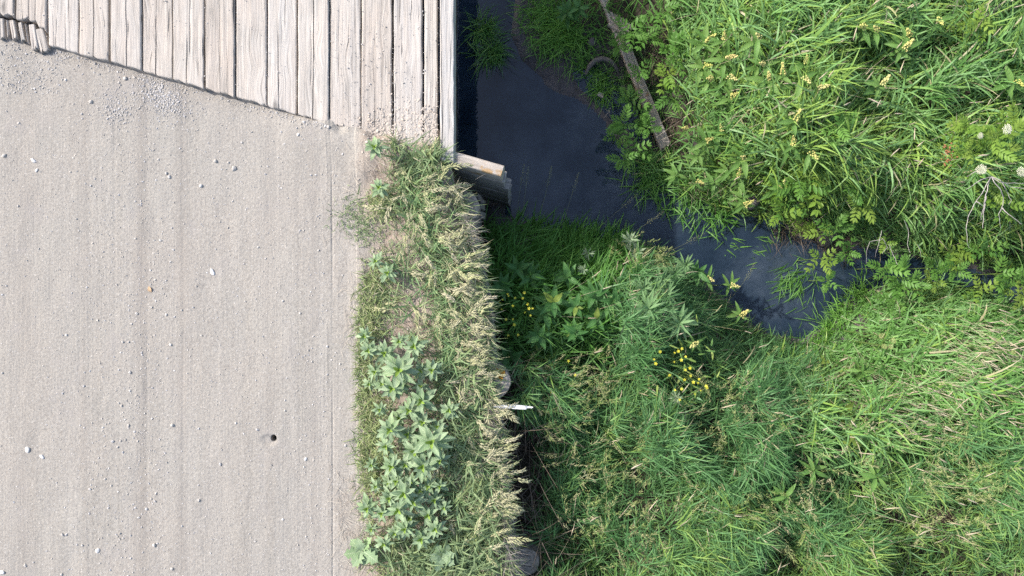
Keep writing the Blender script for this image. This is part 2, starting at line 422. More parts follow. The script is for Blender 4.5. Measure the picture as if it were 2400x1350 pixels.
M['straw'] = m_leaf('dry_straw', [(0.32, 0.28, 0.25), (0.42, 0.37, 0.33), (0.52, 0.46, 0.39), (0.60, 0.55, 0.47)], 0.1, None, 0.6, 'attr')
M['thatch'] = m_leaf('brown_thatch', [(0.07, 0.052, 0.038), (0.13, 0.10, 0.075), (0.22, 0.18, 0.14)], 0.05, None, 0.7, 'attr')
M['rosette'] = m_leaf('dusty_pale_leaf', [(0.215, 0.31, 0.19), (0.265, 0.36, 0.235), (0.315, 0.40, 0.28), (0.235, 0.34, 0.185)], 0.15, (0.42, 0.48, 0.33), 0.55)
M['rosette_core'] = m_leaf('young_leaf_tip', [(0.22, 0.33, 0.07), (0.26, 0.37, 0.09)], 0.2, None, 0.5)
M['ash'] = m_leaf('bright_leaflet', [(0.10, 0.225, 0.05), (0.125, 0.265, 0.06), (0.155, 0.30, 0.07), (0.115, 0.245, 0.065)], 0.3, None, 0.4, spec=0.45)
M['ash_light'] = m_leaf('yellow_green_leaflet', [(0.15, 0.27, 0.05), (0.20, 0.31, 0.06), (0.24, 0.33, 0.075)], 0.3, None, 0.42, spec=0.4)
M['spike_leaf'] = m_leaf('spear_leaf', [(0.11, 0.23, 0.06), (0.15, 0.28, 0.08), (0.18, 0.30, 0.09)], 0.25, (0.17, 0.26, 0.10), 0.45)
M['spike'] = m_leaf('yellow_bud_cluster', [(0.55, 0.52, 0.17), (0.60, 0.56, 0.24), (0.52, 0.54, 0.15), (0.62, 0.52, 0.22)], 0.15, None, 0.6)
M['silver'] = m_leaf('grey_green_narrow_leaf', [(0.14, 0.25, 0.12), (0.17, 0.28, 0.145), (0.19, 0.31, 0.16)], 0.2, None, 0.5)
M['silver_pale'] = m_leaf('silvery_leaf', [(0.22, 0.30, 0.20), (0.28, 0.34, 0.24)], 0.15, None, 0.6)
M['dark_leaf'] = m_leaf('shaded_broad_leaf', [(0.055, 0.15, 0.045), (0.075, 0.185, 0.058), (0.095, 0.21, 0.07)], 0.22, (0.14, 0.26, 0.10), 0.45)
M['yellow_leaf'] = m_leaf('yellowing_leaf', [(0.15, 0.22, 0.045), (0.19, 0.25, 0.055)], 0.22, (0.24, 0.30, 0.10), 0.45)
M['petal'] = m_leaf('yellow_petal', [(0.62, 0.58, 0.05), (0.68, 0.65, 0.09)], 0.2, None, 0.5)
M['umbel'] = m_leaf('cream_umbel', [(0.62, 0.62, 0.47), (0.70, 0.70, 0.56)], 0.15, None, 0.7)
M['umbel_green'] = m_leaf('greenish_umbel', [(0.42, 0.46, 0.17), (0.48, 0.50, 0.22)], 0.15, None, 0.7)
M['stem'] = m_leaf('green_stem', [(0.10, 0.16, 0.05), (0.14, 0.19, 0.07)], 0, None, 0.5)
M['panicle'] = m_leaf('straw_panicle', [(0.56, 0.55, 0.32), (0.62, 0.58, 0.40), (0.54, 0.565, 0.29), (0.65, 0.58, 0.45)], 0.3, None, 0.55, tint=0.0)
M['tuft'] = m_leaf('tuft_blade', [(0.19, 0.315, 0.165), (0.23, 0.36, 0.20), (0.28, 0.39, 0.20), (0.38, 0.41, 0.23)], 0.25, None, 0.45, 'attr', tint=0.1)
M['head'] = m_leaf('bleached_seed_head', [(0.42, 0.35, 0.23), (0.50, 0.43, 0.30), (0.56, 0.49, 0.37), (0.38, 0.35, 0.18)], 0.15, None, 0.6, 'attr')
M['finehead'] = m_leaf('fine_seed_head', [(0.24, 0.30, 0.11), (0.31, 0.35, 0.14), (0.40, 0.38, 0.20), (0.46, 0.41, 0.27)], 0.15, None, 0.6, 'attr')
M['twig'] = m_plain('bleached_twig', (0.42, 0.39, 0.36), 0.8, 0.4, 40)
M['rust'] = m_leaf('rust_brown_seed', [(0.24, 0.10, 0.045), (0.30, 0.14, 0.07)], 0.05, None, 0.7)
M['tan_leaf'] = m_plain('tan_dead_leaf', (0.47, 0.33, 0.20), 0.7, 0.3, 60)

# ------------------------------------------------------------------ objects
def obj(name, mesh, parent=None, loc=(0, 0, 0), rot=(0, 0, 0), sc=1.0):
    o = bpy.data.objects.new(name, mesh)
    o.location = loc; o.rotation_euler = rot
    o.scale = (sc, sc, sc) if not hasattr(sc, '__len__') else sc
    if parent is not None: o.parent = parent
    COL.objects.link(o)
    return o
def tag(o, label=None, cat=None, group=None, kind=None):
    if label: o['label'] = label
    if cat: o['category'] = cat
    if group: o['group'] = group
    if kind: o['kind'] = kind
    return o
def empty(name, loc, label, cat, group=None):
    o = obj(name, None, None, loc); o.empty_display_size = 0.05
    return tag(o, label, cat, group)
def mesh_np(name, V, F, mats, hue=None, smooth_=True, midx=None):
    """V (n,3); F list of arrays (m,3)/(m,4)"""
    me = bpy.data.meshes.new(name)
    F = [np.asarray(f, np.int32) for f in F if len(f)]
    V = np.asarray(V, np.float32)
    loops = np.concatenate([f.ravel() for f in F]); tot = np.concatenate([np.full(len(f), f.shape[1], np.int32) for f in F])
    me.vertices.add(len(V)); me.vertices.foreach_set('co', V.ravel())
    me.loops.add(len(loops)); me.loops.foreach_set('vertex_index', loops)
    me.polygons.add(len(tot))
    me.polygons.foreach_set('loop_start', np.concatenate([[0], np.cumsum(tot)[:-1]]).astype(np.int32))
    me.polygons.foreach_set('loop_total', tot)
    me.polygons.foreach_set('use_smooth', np.full(len(tot), smooth_))
    for m in (mats if isinstance(mats, (list, tuple)) else [mats]): me.materials.append(m)
    if midx is not None: me.polygons.foreach_set('material_index', np.asarray(midx, np.int32))
    if hue is not None:
        a = me.attributes.new('hue', 'FLOAT', 'POINT'); a.data.foreach_set('value', np.asarray(hue, np.float32))
    me.update(calc_edges=True)
    return me
def grid_faces(ny, nx, o=0):
    i = np.arange(ny - 1)[:, None] * nx + np.arange(nx - 1)[None, :] + o
    return np.stack([i, i + 1, i + nx + 1, i + nx], -1).reshape(-1, 4)

# ---- generic shapes
class MB:
    """gathers simple shapes into one mesh"""
    def __init__(s): s.v = []; s.f3 = []; s.f4 = []; s.n = 0; s.h = []
    def add(s, V, f3=(), f4=(), hue=0.5):
        V = np.asarray(V, float)
        if len(f3): s.f3.append(np.asarray(f3) + s.n)
        if len(f4): s.f4.append(np.asarray(f4) + s.n)
        s.v.append(V); s.h.append(np.full(len(V), hue)); s.n += len(V)
    def tube(s, pts, radii, k=5, hue=0.5):
        pts = np.asarray(pts, float); n = len(pts)
        radii = np.broadcast_to(np.asarray(radii, float), (n,))
        tg = np.gradient(pts, axis=0); tg /= np.linalg.norm(tg, axis=1)[:, None] + 1e-9
        ref = np.array([0, 0, 1.0]) if abs(tg[:, 2]).mean() < 0.8 else np.array([1.0, 0, 0])
        a = np.cross(tg, ref); a /= np.linalg.norm(a, axis=1)[:, None] + 1e-9
        b = np.cross(tg, a)
        th = np.linspace(0, 2 * np.pi, k, endpoint=False)
        V = pts[:, None] + radii[:, None, None] * (a[:, None] * np.cos(th)[None, :, None] + b[:, None] * np.sin(th)[None, :, None])
        i = np.arange(n - 1)[:, None] * k; j = np.arange(k)[None, :]; j2 = (j + 1) % k
        f = np.stack([i + j, i + j2, i + k + j2, i + k + j], -1).reshape(-1, 4)
        s.add(V.reshape(-1, 3), (), f, hue)
    def build(s, name, mats, smooth_=True):
        return mesh_np(name, np.vstack(s.v), [np.vstack(x) for x in (s.f3, s.f4) if x], mats, np.concatenate(s.h), smooth_)

def blades(base, az, L, lift, droop, Wd, hue, twist=0.0, seg=4, floor=None, profile='grass'):
    """ribbons: base (n,3), azimuth, length, first elevation, total droop, width -> V, quads, tris, hue"""
    n = len(base)
    az, L, lift, droop, Wd, hue, twist = (np.broadcast_to(np.asarray(q, float), (n,)).copy() for q in (az, L, lift, droop, Wd, hue, twist))
    p = base.astype(float).copy()
    rings = []
    for k in range(seg + 1):
        t = k / seg
        if k:
            el = lift - droop * ((k - 0.5) / seg) ** 1.2
            st = L / seg
            p = p + np.stack([np.cos(el) * np.cos(az), np.cos(el) * np.sin(az), np.sin(el)], 1) * st[:, None]
            if floor is not None:
                p[:, 2] = np.maximum(p[:, 2], floor(p[:, 0], p[:, 1]) + 0.012)
        el = lift - droop * t ** 1.2
        side = np.stack([-np.sin(az), np.cos(az), np.zeros(n)], 1)
        nor = np.stack([-np.sin(el) * np.cos(az), -np.sin(el) * np.sin(az), np.cos(el)], 1)
        sd = side * np.cos(twist)[:, None] + nor * np.sin(twist)[:, None]
        wv = (0.65 + 0.35 * min(1, t * 4)) * (1 - t ** 2.2) if profile == 'grass' else 1.0
        if k < seg:
            rings.append(p - sd * (Wd * wv / 2)[:, None]); rings.append(p + sd * (Wd * wv / 2)[:, None])
        else:
            rings.append(p)
    V = np.stack(rings, 1)                         # n, 2seg+1, 3
    m = 2 * seg + 1
    o = (np.arange(n) * m)[:, None]
    q = np.concatenate([o + np.array([2 * k, 2 * k + 1, 2 * k + 3, 2 * k + 2]) for k in range(seg - 1)], 0)
    tr = o + np.array([2 * seg - 2, 2 * seg - 1, 2 * seg])
    return V.reshape(-1, 3), q, tr, np.repeat(hue, m)
def stuff(name, label, parts, material):
    n = 0; Vs = []; Q = []; T = []; H = []
    for V, q, t, h in parts:
        Vs.append(V); Q.append(q + n); T.append(t + n); H.append(h); n += len(V)
    o = obj(name, mesh_np(name, np.vstack(Vs), [np.vstack(Q), np.vstack(T)], material, np.concatenate(H)))
    return tag(o, label, None, None, 'stuff')

def stamp(V0, F0, pos, rot, sc, hue):
    """many copies of a template mesh: rot (n,3,3)"""
    n, m = len(pos), len(V0)
    V = np.einsum('nij,mj->nmi', rot, V0) * sc[:, None, None] + pos[:, None]
    return V.reshape(-1, 3), (F0[None] + (np.arange(n) * m)[:, None, None]).reshape(-1, F0.shape[1]), np.repeat(hue, m)
def rotz(a):
    z = np.zeros_like(a); o = np.ones_like(a)
    return np.stack([np.stack([np.cos(a), -np.sin(a), z], -1), np.stack([np.sin(a), np.cos(a), z], -1), np.stack([z, z, o], -1)], -2)
def rotx(a):
    z = np.zeros_like(a); o = np.ones_like(a)
    return np.stack([np.stack([o, z, z], -1), np.stack([z, np.cos(a), -np.sin(a)], -1), np.stack([z, np.sin(a), np.cos(a)], -1)], -2)

PHI = (1 + 5 ** 0.5) / 2
ICO_V = np.array([(-1, PHI, 0), (1, PHI, 0), (-1, -PHI, 0), (1, -PHI, 0), (0, -1, PHI), (0, 1, PHI), (0, -1, -PHI), (0, 1, -PHI), (PHI, 0, -1), (PHI, 0, 1), (-PHI, 0, -1), (-PHI, 0, 1)], float) / math.hypot(1, PHI)
ICO_F = np.array([(0, 11, 5), (0, 5, 1), (0, 1, 7), (0, 7, 10), (0, 10, 11), (1, 5, 9), (5, 11, 4), (11, 10, 2), (10, 7, 6), (7, 1, 8), (3, 9, 4), (3, 4, 2), (3, 2, 6), (3, 6, 8), (3, 8, 9), (4, 9, 5), (2, 4, 11), (6, 2, 10), (8, 6, 7), (9, 8, 1)])
def subdiv(V, F):
    V = list(map(tuple, V)); cache = {}; out = []
    def mid(a, b):
        k = (min(a, b), max(a, b))
        if k not in cache:
            p = (np.array(V[a]) + np.array(V[b])) / 2; V.append(tuple(p / np.linalg.norm(p))); cache[k] = len(V) - 1
        return cache[k]
    for a, b, c in F:
        x, y, z = mid(a, b), mid(b, c), mid(c, a); out += [(a, x, z), (b, y, x), (c, z, y), (x, y, z)]
    return np.array(V), np.array(out)
def rock_mesh(name, seed, material, flat=0.6, lvl=2, angular=0.5):
    r = np.random.default_rng(seed); V, F = ICO_V, ICO_F
    for _ in range(lvl): V, F = subdiv(V, F)
    V = V.copy()
    for _ in range(9):                               # chop with planes: facets
        nrm = r.normal(size=3); nrm /= np.linalg.norm(nrm); dd = r.uniform(0.6, 0.9)
        s_ = V @ nrm; V -= np.maximum(s_ - dd, 0)[:, None] * nrm * angular * 1.6
    V *= 1 + 0.06 * fbm(V[:, 0] * 2 + seed, V[:, 1] * 2 + V[:, 2])[:, None]
    V *= np.array([1, r.uniform(0.65, 0.9), flat])
    return mesh_np(name, V, [F], material, None, True)

# ================================================================== setting: ground, water, road, verge
o = obj('creek_bank_ground', mesh_np('creek_bank_ground', np.stack([_gx.ravel(), _gy.ravel(), _G.ravel()], 1), [grid_faces(len(GY), len(GX))], M['ground']))
tag(o, 'dark muddy creek bed and banks under the grass', None, None, 'structure')
_wx, _wy = np.meshgrid(np.linspace(-10, 10, 41), np.linspace(-10, 10, 41))
o = obj('creek_water', mesh_np('creek_water', np.stack([_wx.ravel(), _wy.ravel(), np.full(_wx.size, WATER)], 1), [grid_faces(41, 41)], M['water']))
tag(o, 'dark still creek water reflecting the blue sky', None, None, 'structure')

def sheet(name, label, ulo, uhi, nu, ys, edge_lo=False):
    """road/verge sheet between x=ulo(y) and x=uhi(y) with skirts down at the abutment and the retained edge"""
    us = np.linspace(0, 1, nu) if np.isscalar(nu) else nu
    Y, U = np.meshgrid(ys, us, indexing='ij')
    X = ulo(Y) * (1 - U) + uhi(Y) * U
    Yt = abut_y(X) + 0.16                           # northern limit under the planks
    Y = np.minimum(Y, Yt)
    Z = road_h(X, Y)
    V = np.stack([X, Y, Z], -1).reshape(-1, 3)
    ny, nx = Y.shape
    F = [grid_faces(ny, nx)]
    n = len(V)
    rim = np.concatenate([np.arange(nx) + (ny - 1) * nx, (np.arange(ny - 1)[::-1] * nx + nx - 1)])
    low = V[rim].copy(); low[:, 2] = -1.7
    k = len(rim)
    i = np.arange(k - 1)
    F.append(np.stack([rim[i], n + i, n + i + 1, rim[i + 1]], 1))
    o = obj(name, mesh_np(name, np.vstack([V, low]), F, M['road']))
    return tag(o, label, None, None, 'structure')
SEAM = (838 - 1200) * MPP
hx, hy = HOLE
ys = np.unique(np.concatenate([np.linspace(-10, -2.3, 16), np.linspace(-2.3, 2.2, 330), np.linspace(2.2, 5.0, 8), np.linspace(hy - 0.06, hy + 0.06, 50)]))
ufine = np.unique(np.concatenate([np.linspace(-10, -3.6, 12), np.linspace(-3.6, SEAM, 260), np.linspace(hx - 0.06, hx + 0.06, 50), np.linspace((780 - 1200) * MPP - 0.05, (780 - 1200) * MPP + 0.05, 34)]))
sheet('dirt_road', 'pale dusty graded dirt road', lambda y: -10 + 0 * y, lambda y: SEAM + 0 * y, (ufine + 10) / (SEAM + 10), ys)
sheet('verge_soil', 'pinkish bare soil verge between road and drop', lambda y: SEAM + 0 * y, wall_x, 90, ys[(ys < 2.2)])

# ================================================================== bridge
seams = [-320, -246, -172, -99, -26, 47, 120, 193, 267, 341, 412, 487, 557, 630, 702, 776, 849, 924, 995, 1029]
def plank_mesh(name, w_, y0f, y1, cracks, seed, thick=0.07, mats=None, ragged=0.012, x0=0.0, ny=120, wob=0.004):
    """plank along +Y with real splits; y0f(x) is the lower end"""
    r = np.random.default_rng(seed)
    e = 0.0035
    cols = [0, e, 2.2 * e]
    cols += list(np.linspace(3.4 * e, w_ - 3.4 * e, 7)) + [w_ - 2.2 * e, w_ - e, w_]
    kinds = [0] * len(cols)
    for cx, ya, yb, hw, dp in cracks:
        for dx in (-hw * 1.8, -hw, 0, hw, hw * 1.8): cols.append(cx + dx); kinds.append((cx, ya, yb, hw, dp, dx))
    od = np.argsort(cols); cols = np.array(cols)[od]; kinds = [kinds[i] for i in od]
    tt = np.linspace(0, 1, ny) ** 1.35
    yend = y0f(x0 + cols) + r.normal(0, ragged, len(cols)) * 0.5 + ragged * vnoise(cols * 60 + seed, cols * 0)
    Y = yend[None] + (y1 - yend)[None] * tt[:, None]
    drift = 0.006 * fbm(Y[:, :1] * 3.0 + seed * 3.1, Y[:, :1] * 0 + seed, 3)
    X = np.broadcast_to(cols[None], Y.shape).copy()
    inner = np.minimum(cols, w_ - cols) / (w_ / 2)
    X += drift * np.minimum(1, inner * 4)[None]
    edge = wob * fbm(Y * 4 + seed, Y * 0 + seed * 1.7, 3)
    X += np.where(cols[None] < 2.3 * e, np.abs(edge), 0) - np.where(cols[None] > w_ - 2.3 * e, np.abs(edge[::-1]), 0)
    Z = np.zeros_like(X) + 0.0015 * fbm(X * 50 + seed, Y * 3, 2)
    Z -= 0.004 * ((cols / w_ - 0.5) * 2)[None] ** 2 * r.uniform(-0.6, 1.0)
    Z[:, (cols < 0.5 * e) | (cols > w_ - 0.5 * e)] -= 0.012
    Z[:, ((cols > 0.5 * e) & (cols < 1.5 * e)) | ((cols < w_ - 0.5 * e) & (cols > w_ - 1.5 * e))] -= 0.002
    for j, k in enumerate(kinds):
        if k:
            cx, ya, yb, hw, dp, dx = k
            on = smooth(ya - 0.03, ya + 0.04, Y[:, j]) * smooth(yb + 0.10, yb - 0.08, Y[:, j])
            on = on * (0.65 + 0.5 * vnoise(Y[:, j] * 9 + seed, Y[:, j] * 0 + cx * 99))
            if abs(dx) < 1e-9: Z[:, j] -= dp * on
            else: Z[:, j] -= (dp * 0.55 if abs(dx) < hw * 1.1 else 0.0008) * on
    Z[0] -= 0.004; 
    nyy, nx = X.shape
    V = np.stack([X, Y, Z], -1).reshape(-1, 3)
    n = len(V)
    rim = np.concatenate([np.arange(nx), np.arange(1, nyy) * nx + nx - 1, (nyy - 1) * nx + np.arange(nx - 2, -1, -1), np.arange(nyy - 2, 0, -1) * nx])
    low = V[rim].copy(); low[:, 2] = -thick
    i = np.arange(len(rim)); j = np.roll(i, -1)
    F = [grid_faces(nyy, nx), np.stack([rim[i], n + i, n + j, rim[j]], 1)[:, ::-1][:, ::-1]]
    return mesh_np(name, np.vstack([V, low]), F, mats or M['plank'], None, False)

bridge = empty('timber_bridge', (0, 0, 0), 'sun-bleached timber plank bridge deck with a grey edge beam over the creek', 'bridge')
rp = np.random.default_rng(21)
# splits: plank index -> (x photo px, y from px, y to px, half width mm, depth mm)
CR = {4: [(12, -40, 60, 1.5, 14)], 5: [(80, -40, 70, 1.6, 14), (95, 10, 60, 1, 8)], 6: [(134, 55, 120, 1.2, 10), (162, 40, 130, 1.0, 8)], 7: [(228, -40, 160, 1.6, 16)],
      8: [(305, -40, 185, 1.8, 20), (281, 115, 175, 1.1, 8)], 9: [(371, 60, 205, 1.9, 20), (373, -40, 60, 1.0, 8)], 10: [(451, -40, 130, 1.5, 12), (445, 100, 215, 2.1, 18)],
      11: [(522, -10, 235, 1.0, 8), (540, 120, 240, 0.9, 7)], 12: [(590, 60, 130, 0.8, 5)], 13: [(657, 100, 280, 1.9, 18), (671, -40, 90, 0.8, 6)], 14: [(739, -40, 300, 1.8, 18), (733, 80, 200, 1.0, 8)],
      15: [(796, 20, 200, 0.8, 6)], 16: [(880, 60, 330, 0.7, 5)], 17: [(941, -10, 60, 1.3, 8), (970, 190, 300, 0.9, 6)], 18: [(1022, 200, 380, 1.6, 14), (1010, -40, 330, 0.6, 4)]}
for i in range(len(seams) - 1):
    xa, xb = (seams[i] - 1200) * MPP, (seams[i + 1] - 1200) * MPP
    gap = [0.003, 0.008, 0.005][i % 3] if i != 7 else 0.013
    if i in (16, 17): gap = 0.010
    if i == 18: gap = 0.008
    x0 = xa + 0.002; w_ = xb - xa - gap
    broken = i in (3, 4, 5)
    def y0f(x, broken=broken, i=i):
        base = abut_y(x)
        if broken:
            px = np.asarray(x) / MPP + 1200
            base = (675 - np.interp(px, [-110, 0, 20, 47, 60, 85, 100, 120], [30, 43, 43, 47, 52, 58, 64, 80])) * MPP + 0.008 * fbm(np.asarray(x) * 70, np.asarray(x) * 0 + i, 3)
        if i == 17:
            base = base + 0.0
        return base
    cr = []
    for px, pa, pb, hw, dp in CR.get(i, []):
        cr.append(((px - 1200) * MPP - x0, (675 - pb) * MPP, (675 - pa) * MPP, hw / 1000, dp / 1000))
    if not cr: cr = [(w_ * rp.uniform(0.3, 0.7), 1.5, 4.0, 0.0008, 0.006)]
    me = plank_mesh('deck_plank', w_, y0f, 5.2, cr, 40 + i, ragged=0.02 if broken else 0.006, x0=x0)
    obj('deck_plank', me, bridge, (x0, 0, DECK + rp.uniform(-0.006, 0.006)))
# short broken-off plank ends at the far left, dropped a little
for k, (xa, ya, xb, yb, skew) in enumerate([(2, 47, 20, 92, 0.0), (22, 51, 30, 88, 0.05), (33, 52, 49, 94, 0.1), (53, 57, 68, 100, 0.12), (70, 60, 76, 104, 0.14), (80, 62, 100, 118, 0.13), (100, 72, 124, 124, 0.22), (-24, 42, -4, 82, 0.0), (-48, 38, -28, 76, 0.0)]):
    w_ = (xb - xa) * MPP * 0.86
    x, y = W(xa, yb)
    ln = (yb - ya) * MPP
    me = plank_mesh('plank_end', w_, lambda q: 0 * q, ln, [(w_ * 0.45, 0, ln * 0.6, 0.0012, 0.006)], 90 + k, thick=0.06, ragged=0.012, ny=26, wob=0.006)
    obj('plank_end', me, bridge, (x, y, DECK - 0.014 + 0.002 * (k % 3)), (0.0, 0.02, skew))
# edge beam
xa, xb = (1033.5 - 1200) * MPP, (1067 - 1200) * MPP
bw = xb - xa
me = plank_mesh('edge_beam', bw, lambda q: (675 - 381) * MPP + 0 * q, 5.2, [(bw * 0.12, 0.9, 5, 0.0012, 0.01), (bw * 0.6, 1.0, 1.25, 0.0009, 0.006)], 77, thick=0.16, mats=M['beam'], ragged=0.006)
obj('edge_beam', me, bridge, (xa, 0, DECK + 0.035))
# stringers under the deck
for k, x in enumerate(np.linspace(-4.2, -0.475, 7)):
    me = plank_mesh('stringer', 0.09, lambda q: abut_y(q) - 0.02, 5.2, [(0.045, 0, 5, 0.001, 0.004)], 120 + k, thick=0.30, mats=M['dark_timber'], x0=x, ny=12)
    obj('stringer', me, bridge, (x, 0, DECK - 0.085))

# ================================================================== abutment wing wall
ww = empty('wing_wall', (*W(1068, 372), -1.5), 'wall of stacked grey timber boards jutting over the water beside the bridge', 'retaining wall')
ang = math.atan(-0.27)
def wbox(L_, H, T, seed, jag=0.006):
    """board along +X: L x T x H with softened edges and uneven end"""
    r = np.random.default_rng(seed)
    nx = 14
    xs = np.linspace(0, L_, nx)
    prof = np.array([(0, 0), (0.004, -0.004), (T - 0.004, -0.004), (T, 0), (T, H - 0.006), (T - 0.006, H), (0.006, H), (0, H - 0.006)])
    V = np.zeros((nx, 8, 3)); V[:, :, 0] = xs[:, None]; V[:, :, 1] = prof[None, :, 0]; V[:, :, 2] = prof[None, :, 1]
    V[:, :, 1] += 0.003 * fbm(xs * 5 + seed, xs * 0, 2)[:, None]; V[:, 4:, 2] += 0.003 * fbm(xs * 6 + seed, xs * 0 + 9, 2)[:, None]
    V[-1, :, 0] += r.normal(0, jag, 8)
    i = np.arange(nx - 1)[:, None] * 8; j = np.arange(8)[None]; j2 = (j + 1) % 8
    F4 = np.stack([i + j, i + 8 + j, i + 8 + j2, i + j2], -1).reshape(-1, 4)
    caps = np.array([[0, 1, 2, 3], [0, 3, 4, 7], [4, 5, 6, 7], ]); end = caps[:, ::-1] + (nx - 1) * 8
    return V.reshape(-1, 3), np.vstack([F4, caps, end])
hs = 0.255
x0, y0 = W(1020, 376, -0.05)
for k in range(6):
    z0 = 0.065 - hs * (k + 1)
    endpx = [1176, 1181, 1190, 1191.5, 1192, 1192][k]
    zt = z0 + hs
    ex, ey = W(endpx, 405, zt)
    ln = (ex - x0) / math.cos(ang)
    V, F = wbox(ln, hs - 0.008, 0.072 if k == 0 else 0.080, 300 + k)
    b = obj('board', mesh_np('wall_board', V, [F], M['board_top'] if k == 0 else M['board'], None, False), ww)
    b.matrix_world = Matrix.Translation((x0, y0 - 0.005 - 0.012 * k * 0.3, z0)) @ Matrix.Rotation(ang, 4, 'Z')
    if k == 0: b['label'] = 'pale sunlit top board with an orange stain near its end'
    b.location = Vector((x0, y0 - 0.0036 * k, z0)) - ww.location; b.rotation_euler = (0, 0, ang)
# wall under the bridge
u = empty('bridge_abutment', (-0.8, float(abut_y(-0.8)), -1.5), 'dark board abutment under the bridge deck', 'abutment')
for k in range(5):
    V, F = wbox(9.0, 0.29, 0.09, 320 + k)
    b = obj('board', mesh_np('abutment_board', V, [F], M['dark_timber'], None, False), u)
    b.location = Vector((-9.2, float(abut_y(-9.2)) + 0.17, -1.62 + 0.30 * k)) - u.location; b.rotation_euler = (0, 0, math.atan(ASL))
# retaining boards behind the posts, below the verge edge
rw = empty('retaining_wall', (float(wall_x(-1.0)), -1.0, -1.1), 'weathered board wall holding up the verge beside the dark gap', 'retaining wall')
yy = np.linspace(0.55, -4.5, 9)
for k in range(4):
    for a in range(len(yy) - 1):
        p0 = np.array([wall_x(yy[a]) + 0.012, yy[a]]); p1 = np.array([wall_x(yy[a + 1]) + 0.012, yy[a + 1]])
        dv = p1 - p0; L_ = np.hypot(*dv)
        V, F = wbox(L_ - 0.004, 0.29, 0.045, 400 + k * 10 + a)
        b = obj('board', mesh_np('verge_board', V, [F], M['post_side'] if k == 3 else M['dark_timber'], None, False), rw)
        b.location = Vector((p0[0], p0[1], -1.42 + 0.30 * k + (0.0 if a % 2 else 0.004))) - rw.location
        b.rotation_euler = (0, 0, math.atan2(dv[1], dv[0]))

# ================================================================== posts
def post(px, py, rpx, ztop, label, seed, tilt=(0, 0), lichen=False, zbot=-1.6):
    x, y = W(px, py, ztop)
    rr = rpx * MPP * (CAM_H - ztop) / CAM_H
    e = empty('timber_post', (x, y, ztop), label, 'post')
    e.rotation_euler = (*tilt, seed * 1.3)
    k = 40
    th = np.linspace(0, 2 * np.pi, k, endpoint=False)
    rad = rr * (1 + 0.05 * fbm(np.cos(th) * 1.5 + seed, np.sin(th) * 1.5, 3) + 0.02 * fbm(th * 4, th * 0 + seed, 2))
    hts = [0, -0.006, -0.03, -0.3, -0.8, zbot - ztop]
    V = []
    for hgt, g in zip(hts, [0.965, 1.0, 1.01, 1.0, 1.02, 1.03]):
        V.append(np.stack([np.cos(th) * rad * g, np.sin(th) * rad * g, np.full(k, hgt) + (0.004 * fbm(th * 3, th * 0 + seed) if hgt > -0.02 else 0)], 1))
    V = np.vstack(V)
    i = np.arange(len(hts) - 1)[:, None] * k; j = np.arange(k)[None]; j2 = (j + 1) % k
    F = np.stack([i + j, i + k + j, i + k + j2, i + j2], -1).reshape(-1, 4)
    obj('shaft', mesh_np('post_shaft', V, [F], M['post_side']), e)
    rings = np.array([0.0, 0.3, 0.6, 0.85, 1.0])
    tv = [np.array([[0, 0, 0.004]])]
    for q in rings[1:]:
        tv.append(np.stack([np.cos(th) * rad * 0.965 * q, np.sin(th) * rad * 0.965 * q, 0.004 * (1 - q ** 3) + 0.0035 * fbm(np.cos(th) * q * 5 + seed, np.sin(th) * q * 5) + (0.001 if q < 1 else 0)], 1))
    tv[-1][:, 2] = V[:k, 2]
    TV = np.vstack(tv)
    F3 = np.stack([np.zeros(k, int), 1 + np.arange(k), 1 + (np.arange(k) + 1) % k], 1)
    i = 1 + np.arange(3)[:, None] * k
    F4 = np.stack([i + j, i + k + j, i + k + j2, i + j2], -1).reshape(-1, 4)
    obj('end_grain_top', mesh_np('post_top', TV, [F3, F4], M['end']), e)
    if lichen:
        q = np.linspace(0, 2 * np.pi, 18, endpoint=False)
        rr2 = 0.034 * (1 + 0.45 * fbm(np.cos(q) * 2 + 4, np.sin(q) * 2, 3))
        c = np.array([rr * 0.36, rr * 0.52])
        P = np.stack([c[0] + np.cos(q) * rr2, c[1] + np.sin(q) * rr2 * 1.1, np.full(18, 0.0065)], 1)
        P2 = np.vstack([[[*c, 0.0105]], P])
        L_ = obj('lichen_patch', mesh_np('lichen_patch', P2, [np.stack([np.zeros(18, int), 1 + np.arange(18), 1 + (np.arange(18) + 1) % 18], 1)], M['lichen']), e)
        L_.rotation_euler = (0, 0, -seed * 1.3)
    return e
post(1087, 484, 37, -0.10, 'round weathered timber post with cracked rings nearest the bridge', 1, (0.02, 0.05))
post(1156, 897, 41, -0.06, 'timber post with an orange lichen patch beside the white stake', 2, (0.03, -0.03), True)
post(1233, 1317, 33, -0.30, 'pale grey round post top at the bottom edge of the dark gap', 3, (0.0, 0.06))
# split slabs broken off the first post
for k, (px, py, a, l_, w_, lab) in enumerate([(1106, 452, -0.7, 0.055, 0.022, 'small grey split chunk above the cracked round post'), (1123, 463, -0.9, 0.06, 0.026, 'curved split slab leaning between cracked post and board wall'), (1127, 481, -1.4, 0.04, 0.02, 'short split chunk touching the cracked post'), (1128, 500, -1.6, 0.045, 0.02, 'lowest split chunk beside the cracked post')]):
    z = -0.22 - 0.03 * k
    x, y = W(px, py, z)
    V, F = wbox(l_, 0.22, w_, 500 + k, 0.004)
    V[:, 0] -= l_ / 2
    V[:, 1] += 0.25 * V[:, 0] ** 2 / l_
    tag(obj('wood_chunk', mesh_np('wood_chunk', V, [F], M['post_side'], None, False), None, (x, y, z - 0.22), (0.08, 0.04, a)), lab, 'wood chunk', 'split chunks beside the cracked post')

